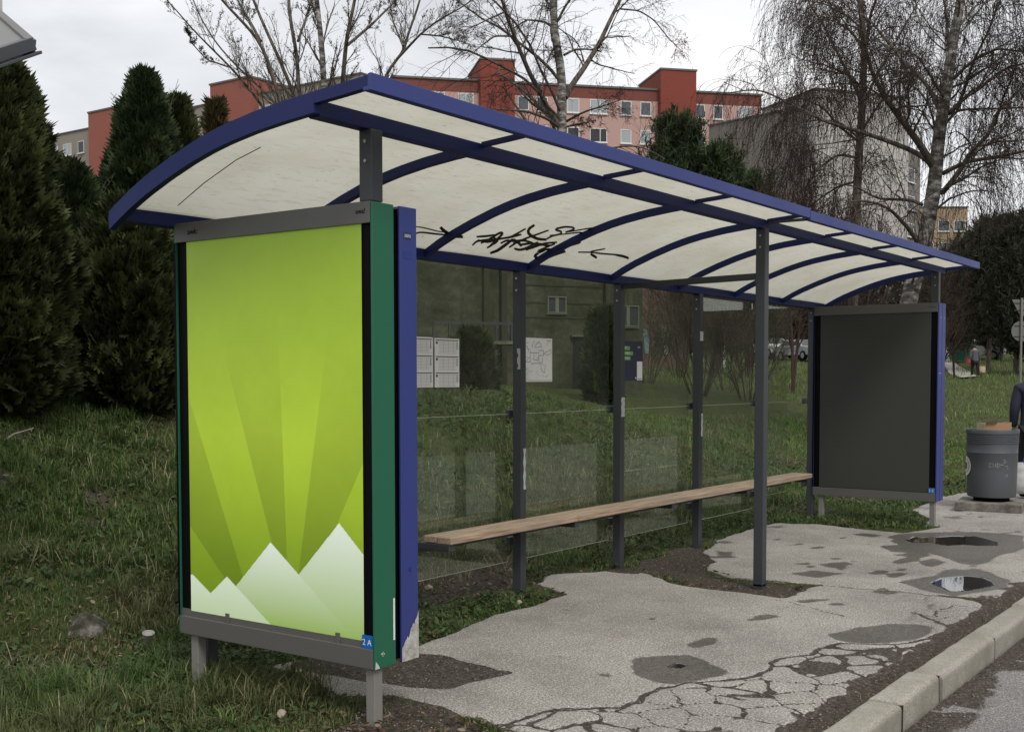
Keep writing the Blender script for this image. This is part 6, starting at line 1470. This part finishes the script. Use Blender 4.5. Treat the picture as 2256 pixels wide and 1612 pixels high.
# ---- thuja conifers of the hedge
def thuja(name, label, u, vtop, D, half_px, n, seed, ex=.62, *, green=(.028,.042,.012), group=None, zbase=None, skirt=1.0, wisps=0, peaks=((0,1,1),)):
    rg = np.random.default_rng(seed); pb = at(u, 826, D); zb_ = gz(pb[0], pb[1])-.05 if zbase is None else zbase
    H = float((CC+ray(u, vtop)*D)[2])-zb_; Rm = half_px*D/FPX
    root = empty(name, (pb[0], pb[1], zb_)); tag(root, label, 'conifer', group)
    cu, su = math.cos(YAW-R(90)), math.sin(YAW-R(90))
    # envelope, one or more pointed leaders
    t = rg.random(n*2)**.85; th = rg.uniform(0, 2*np.pi, n*2); pk = rg.choice(len(peaks), n*2, p=np.array([p[2] for p in peaks])/sum(p[2] for p in peaks))
    ox = np.array([p[0] for p in peaks])[pk]*D/FPX; hh = np.array([p[1] for p in peaks])[pk]*H; wf = np.array([p[2] for p in peaks])[pk]
    prof = np.minimum(1, .58+.9*t*skirt)*np.clip((1-t), 0, 1)**ex*np.clip(t*9+.45, 0, 1)
    lump = .58+.66*fbm(th*2.3+seed*3, t*8+seed, 3)+.22*fbm(th*7+seed, t*25, 2)
    r_ = Rm*wf*prof*lump*(1-.34*rg.random(n*2)**2.2)
    lx = r_*np.cos(th)+ox*t**.3; ly = r_*np.sin(th); lz = t*hh
    k = np.ones(n*2, bool); k[n:] = False
    lx, ly, lz, th, t = lx[k], ly[k], lz[k], th[k], t[k]
    out_ = np.stack([np.cos(th), np.sin(th), .55+.9*t], -1); out_ = unit(out_+rg.normal(0, .38, (n, 3)))
    B = np.stack([lx, ly, lz], -1); side = unit(np.cross(out_, rg.normal(0, 1, (n, 3)))); S_ = (.075+.085*rg.random(n)**2)[:, None]*max(1, D/11)
    Vs = []; m_ = 7
    for q in range(m_):
        a = (q-(m_-1)/2)/((m_-1)/2); l_ = 1-.45*abs(a); b0 = B+out_*S_*(.12*q)*.5; d_ = unit(out_*(1-.45*abs(a))+side*a*.85)
        w_ = unit(np.cross(d_, np.cross(out_, side)))*S_*.075
        Vs.append(np.stack([b0-w_, b0+w_, b0+d_*S_*l_*.72+w_*1.15, b0+d_*S_*l_*1.05, b0+d_*S_*l_*.72-w_*1.15][:5], 1))
    V = np.stack(Vs, 1).reshape(-1, 3); F = (np.arange(n*m_)[:, None]*5+np.arange(5)[None])
    base = np.array(green); br = np.array([.050,.048,.020]); r1 = rg.random(n)[:, None]
    clump = fbm(th*4+seed, t*14, 3)[:, None]
    c = base*(.40+1.15*r1)*(.40+1.3*clump)+br*np.clip((clump-.5)*2.2, 0, .7)*(.4+.6*rg.random(n)[:, None])
    C = np.repeat(c, m_*5, 0)
    np_mesh('foliage', V, F, M_LEAF, root, col=C)
    # brown inner foliage and trunk
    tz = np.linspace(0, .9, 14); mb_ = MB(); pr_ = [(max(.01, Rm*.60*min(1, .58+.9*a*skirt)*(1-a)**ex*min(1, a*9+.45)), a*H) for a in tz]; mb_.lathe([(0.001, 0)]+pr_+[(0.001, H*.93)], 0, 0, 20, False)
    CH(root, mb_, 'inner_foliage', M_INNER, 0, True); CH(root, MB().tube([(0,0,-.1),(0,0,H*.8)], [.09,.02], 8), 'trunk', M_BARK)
    if wisps:
        m2 = MB()
        for q in range(wisps):
            ux = rg.normal(0, half_px*.28)*D/FPX; h0 = H*(.84+.1*rg.random()); x0 = ux*cu; y0 = ux*su; hgt_ = H*(1.0-.05*abs(ux)/Rm)+rg.uniform(-.12, .10)
            m2.tube([(x0*.5, y0*.5, h0*.9), (x0*.8, y0*.8, (h0+hgt_)/2), (x0, y0, hgt_)], [.006,.004,.002], 4)
            for w in range(7):
                f_ = .35+.6*w/7; p0 = Vector((x0*(.5+.5*f_), y0*(.5+.5*f_), h0*.9+(hgt_-h0*.9)*f_)); s = (-1)**w; m2.tube([tuple(p0), tuple(p0+Vector((s*cu*.035, s*su*.035, .05)))], [.004,.0015], 4)
        CH(root, m2, 'bare_shoots', M_GTWIG)
    return root
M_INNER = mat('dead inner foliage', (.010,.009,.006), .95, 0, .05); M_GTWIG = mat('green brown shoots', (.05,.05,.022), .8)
GR1, GR2, GR3 = (.028,.042,.012), (.036,.046,.014), (.023,.040,.014)
HG = 'conifers behind the bank'
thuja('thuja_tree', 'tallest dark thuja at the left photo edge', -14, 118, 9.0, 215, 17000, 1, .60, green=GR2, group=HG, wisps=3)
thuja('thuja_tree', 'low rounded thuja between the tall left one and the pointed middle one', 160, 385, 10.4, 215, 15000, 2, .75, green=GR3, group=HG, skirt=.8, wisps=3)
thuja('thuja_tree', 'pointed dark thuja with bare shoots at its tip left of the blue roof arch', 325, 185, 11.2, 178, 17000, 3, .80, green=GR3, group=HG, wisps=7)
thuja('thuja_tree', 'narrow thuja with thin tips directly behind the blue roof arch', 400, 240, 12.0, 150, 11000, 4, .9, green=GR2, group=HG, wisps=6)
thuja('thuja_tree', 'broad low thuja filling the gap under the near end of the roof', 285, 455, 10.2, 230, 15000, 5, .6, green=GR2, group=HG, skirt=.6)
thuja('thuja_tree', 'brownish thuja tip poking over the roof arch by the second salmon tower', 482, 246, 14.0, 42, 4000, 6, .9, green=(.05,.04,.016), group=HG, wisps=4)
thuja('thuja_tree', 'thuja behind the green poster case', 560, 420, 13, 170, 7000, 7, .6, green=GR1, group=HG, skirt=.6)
thuja('thuja_tree', 'shaggy dark evergreen shrub under the balcony, beside the right timetable', 1040, 748, 18.5, 62, 3500, 8, .6, green=GR2, group=HG, skirt=.5)
thuja('thuja_tree', 'dark evergreen shrub by the doorway of the mossy building', 1325, 700, 19.5, 30, 2500, 9, .6, green=GR1, group=HG, skirt=.5)

# ---- pines
def pine(name, label, u, vtop, D, half_px, n, seed, group, zcut=.0, green=(.030,.046,.018)):
    rg = np.random.default_rng(seed); pb = at(u, 826, D); zb_ = gz(pb[0], pb[1])-.1; H = float((CC+ray(u, vtop)*D)[2])-zb_; Rm = half_px*D/FPX
    root = empty(name, (pb[0], pb[1], zb_)); tag(root, label, 'pine tree', group)
    nb = 90; t = zcut+(1-zcut)*np.sort(rg.random(nb))**.9; th = rg.uniform(0, 2*np.pi, nb); ln = Rm*(1-t)**.7*rg.uniform(.6, 1.12, nb)*np.clip((t-zcut)*6+.5, 0, 1)+.25
    S = np.stack([0*t, 0*t, t*H*.93], -1); Dn = np.stack([np.cos(th), np.sin(th), .25+.5*t], -1); Pb_ = growb(S, Dn, ln, 7, .10, .16); bv, bf = batch_tubes(Pb_, taper(np.full(nb, .012+.0004*D), 7, .3), 4)
    tv, tf = tube_arrays(np.array([[0,0,-.2],[0.05,0,H*.5],[0,0,H*.97]]), np.array([.018*H,.011*H,.02]), 8)
    np_mesh('trunk', tv, tf, M_BARK, root, smooth=True); np_mesh('limbs', bv, bf, M_BARK, root)
    # needle tufts along the branches, candle-like, pointing up and out
    bi = rg.integers(0, nb, n); x = rg.uniform(.3, 1, n)**.7*6; i = np.minimum(x.astype(int), 5); f = (x-i)[:, None]
    c0 = Pb_[bi, i]*(1-f)+Pb_[bi, i+1]*f+rg.normal(0, .05+.012*D/2, (n, 3))*np.array([1,1,.7])
    ax = unit(unit(Pb_[bi, i+1]-Pb_[bi, i])*.6+np.array([0,0,.9])+rg.normal(0, .25, (n, 3))); m_ = 12; sc_ = .11+.0045*D
    L_ = []
    for q in range(m_):
        d_ = unit(ax*rg.uniform(.5, 1.3, (n, 1))+rg.normal(0, .55, (n, 3))); b0 = c0+ax*sc_*rg.uniform(-.5, .9, (n, 1)); w_ = unit(np.cross(d_, rg.normal(0, 1, (n, 3))))*sc_*.085; l_ = sc_*rg.uniform(.6, 1.1, (n, 1))
        L_.append(np.stack([b0-w_, b0+w_, b0+d_*l_], 1))
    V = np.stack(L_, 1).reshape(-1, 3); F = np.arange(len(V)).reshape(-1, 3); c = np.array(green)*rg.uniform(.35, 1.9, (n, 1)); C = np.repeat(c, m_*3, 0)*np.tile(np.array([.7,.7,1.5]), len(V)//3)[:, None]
    np_mesh('needles', V, F, M_LEAF, root, col=C); return root
PG = 'dark pines beyond the shelter'
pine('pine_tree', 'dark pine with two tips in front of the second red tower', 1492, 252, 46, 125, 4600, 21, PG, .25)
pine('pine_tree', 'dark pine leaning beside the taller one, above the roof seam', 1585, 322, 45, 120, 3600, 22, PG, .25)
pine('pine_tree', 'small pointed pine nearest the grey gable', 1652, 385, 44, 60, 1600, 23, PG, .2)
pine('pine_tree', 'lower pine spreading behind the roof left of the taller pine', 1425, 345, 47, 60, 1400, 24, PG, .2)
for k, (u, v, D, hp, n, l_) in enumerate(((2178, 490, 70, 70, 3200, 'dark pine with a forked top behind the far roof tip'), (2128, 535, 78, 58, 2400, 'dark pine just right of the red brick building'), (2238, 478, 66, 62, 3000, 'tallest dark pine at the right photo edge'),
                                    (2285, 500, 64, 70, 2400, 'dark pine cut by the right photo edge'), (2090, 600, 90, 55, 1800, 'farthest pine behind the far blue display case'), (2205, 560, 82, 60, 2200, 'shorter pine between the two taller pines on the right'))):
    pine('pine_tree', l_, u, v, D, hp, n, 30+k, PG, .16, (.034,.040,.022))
# ---- small bare trees and shrubs
def wild(name, label, u, D, H, nst, spread, seed, M, group, pale=False, lean=0, m1=9, m2=6, cat_='shrub', r0=.013, buds=600):
    pb = at(u, 826, D); z = gz(pb[0], pb[1])-.05; st = []
    for k in range(nst):
        a = RNG.uniform(0, 6.28); d0_ = np.array([[math.cos(a)*spread+lean*CR[0], math.sin(a)*spread+lean*CR[1], 1.0]]); o_ = np.array([[pb[0]+math.cos(a)*.12*spread*nst**.5, pb[1]+math.sin(a)*.12*spread*nst**.5, z]])
        P_ = growb(o_, d0_, np.array([H*RNG.uniform(.75, 1.08)]), 14, .06, .02)[0]; st.append((P_, np.linspace(r0, r0*.25, 14)))
    spec = [dict(m=m1, t0=.2, ang=(.3,.8), lf=(.22,.45), rf=.5, up=.25, k=7, wob=.13, grav=0, rmin=.004+.00008*D), dict(m=m2, t0=.15, ang=(.3,.9), lf=(.35,.7), rf=.6, up=.1, k=5, wob=.15, grav=-.05, rmin=.0028+.00010*D, rmax=.008+.0001*D, n=3, twig=True)]
    return make_tree(name, label, cat_, st, [], spec, M_BIRCH if pale else M, M, M, group, [(.07,.04,.028),(.05,.045,.02)], buds, .03)
SG = 'bare shrubs beyond the glass'
for k, (u, D, H, n_, sp_, l_) in enumerate(((1425, 30, 2.6, 12, .35, 'red brown shrub at the corner of the painted wall'), (1540, 27, 3.0, 14, .40, 'bare shrub behind the fourth back post'), (1600, 31, 3.4, 14, .38, 'dense bare shrub in the fourth glass bay'),
                                         (1650, 28, 2.6, 13, .42, 'bare shrub left of the middle front post'), (1570, 40, 5.0, 14, .28, 'taller reddish thicket behind the shrubs in the fourth bay'), (1495, 36, 3.6, 12, .35, 'bare thicket in front of the painted wall'), (1640, 42, 5.2, 14, .26, 'taller thicket left of the white car seen through glass'))):
    wild('bare_shrub', l_, u, D, H, n_, sp_, 50+k, M_REDTWIG if k % 2 else M_TWIG2, SG, m1=10, m2=6)
TG = 'small bare trees at the far end'
for k, (u, D, H, l_, pale) in enumerate(((1748, 34, 6.0, 'dark bare tree seen through the last glass bay', False), (1835, 34, 5.5, 'thin bare tree just left of the slim birch trunk', False), (1905, 38, 5.5, 'bare tree between the two birches', False), (1940, 46, 6.5, 'grey bare tree behind the far end arch', False),
                                       (2068, 46, 5.5, 'bare tree right of the big birch trunk', False), (2104, 56, 5.5, 'reddish bare tree behind the far blue case edge', False), (1860, 52, 6.5, 'bare tree far behind the slim birch', False), (2030, 58, 7.0, 'far bare tree behind the big birch', False))):
    wild('bare_tree', l_, u, D, H, 2, .10, 70+k, M_TWIG if k % 2 else M_REDTWIG, TG, pale, m1=24, m2=9, cat_='tree', r0=.05, buds=700)
# pale young birch trunk at the right
P_, r_ = trace([(2143,776),(2142,700),(2144,600),(2143,540)], 88, (8,5), k=14)
make_tree('birch_tree', 'straight thin pale birch trunk in front of the dark pines', 'tree', [(P_, r_)], [], [dict(m=10, t0=.5, ang=(.5,1.0), lf=(.15,.3), rf=.3, up=.2, k=6, wob=.1, grav=0, rmin=.012, rmax=.02), dict(m=5, t0=.1, ang=(.4,.9), lf=(.4,.7), rf=.6, k=4, wob=.1, grav=-.2, rmin=.008, rmax=.01, n=3, twig=True)], mat('white bark', (.42,.40,.36), .8), M_TWIG, M_TWIG, 'weeping birches at the right')
# far wood closing the horizon
n = 34000; u = RNG.uniform(1380, 2420, n); D = RNG.uniform(95, 130, n); zf_ = RNG.random(n)**1.2
Pw = np.array([at(a, 826, b) for a, b in zip(u, D)]); hw = 7.0+3.0*fbm(u*.02, D*.05, 3); zz = hgt(Pw[:, 0], Pw[:, 1])+zf_*hw
V, F, C = bits(np.stack([Pw[:, 0], Pw[:, 1], zz], -1), .45, [(.03,.026,.018),(.05,.036,.026),(.022,.028,.014),(.06,.05,.038)], 1.8)
o = np_mesh('far_wood', V, F, M_LEAF, col=C); tag(o, 'distant wood closing the far side of the meadow', 'wood', kind='stuff')
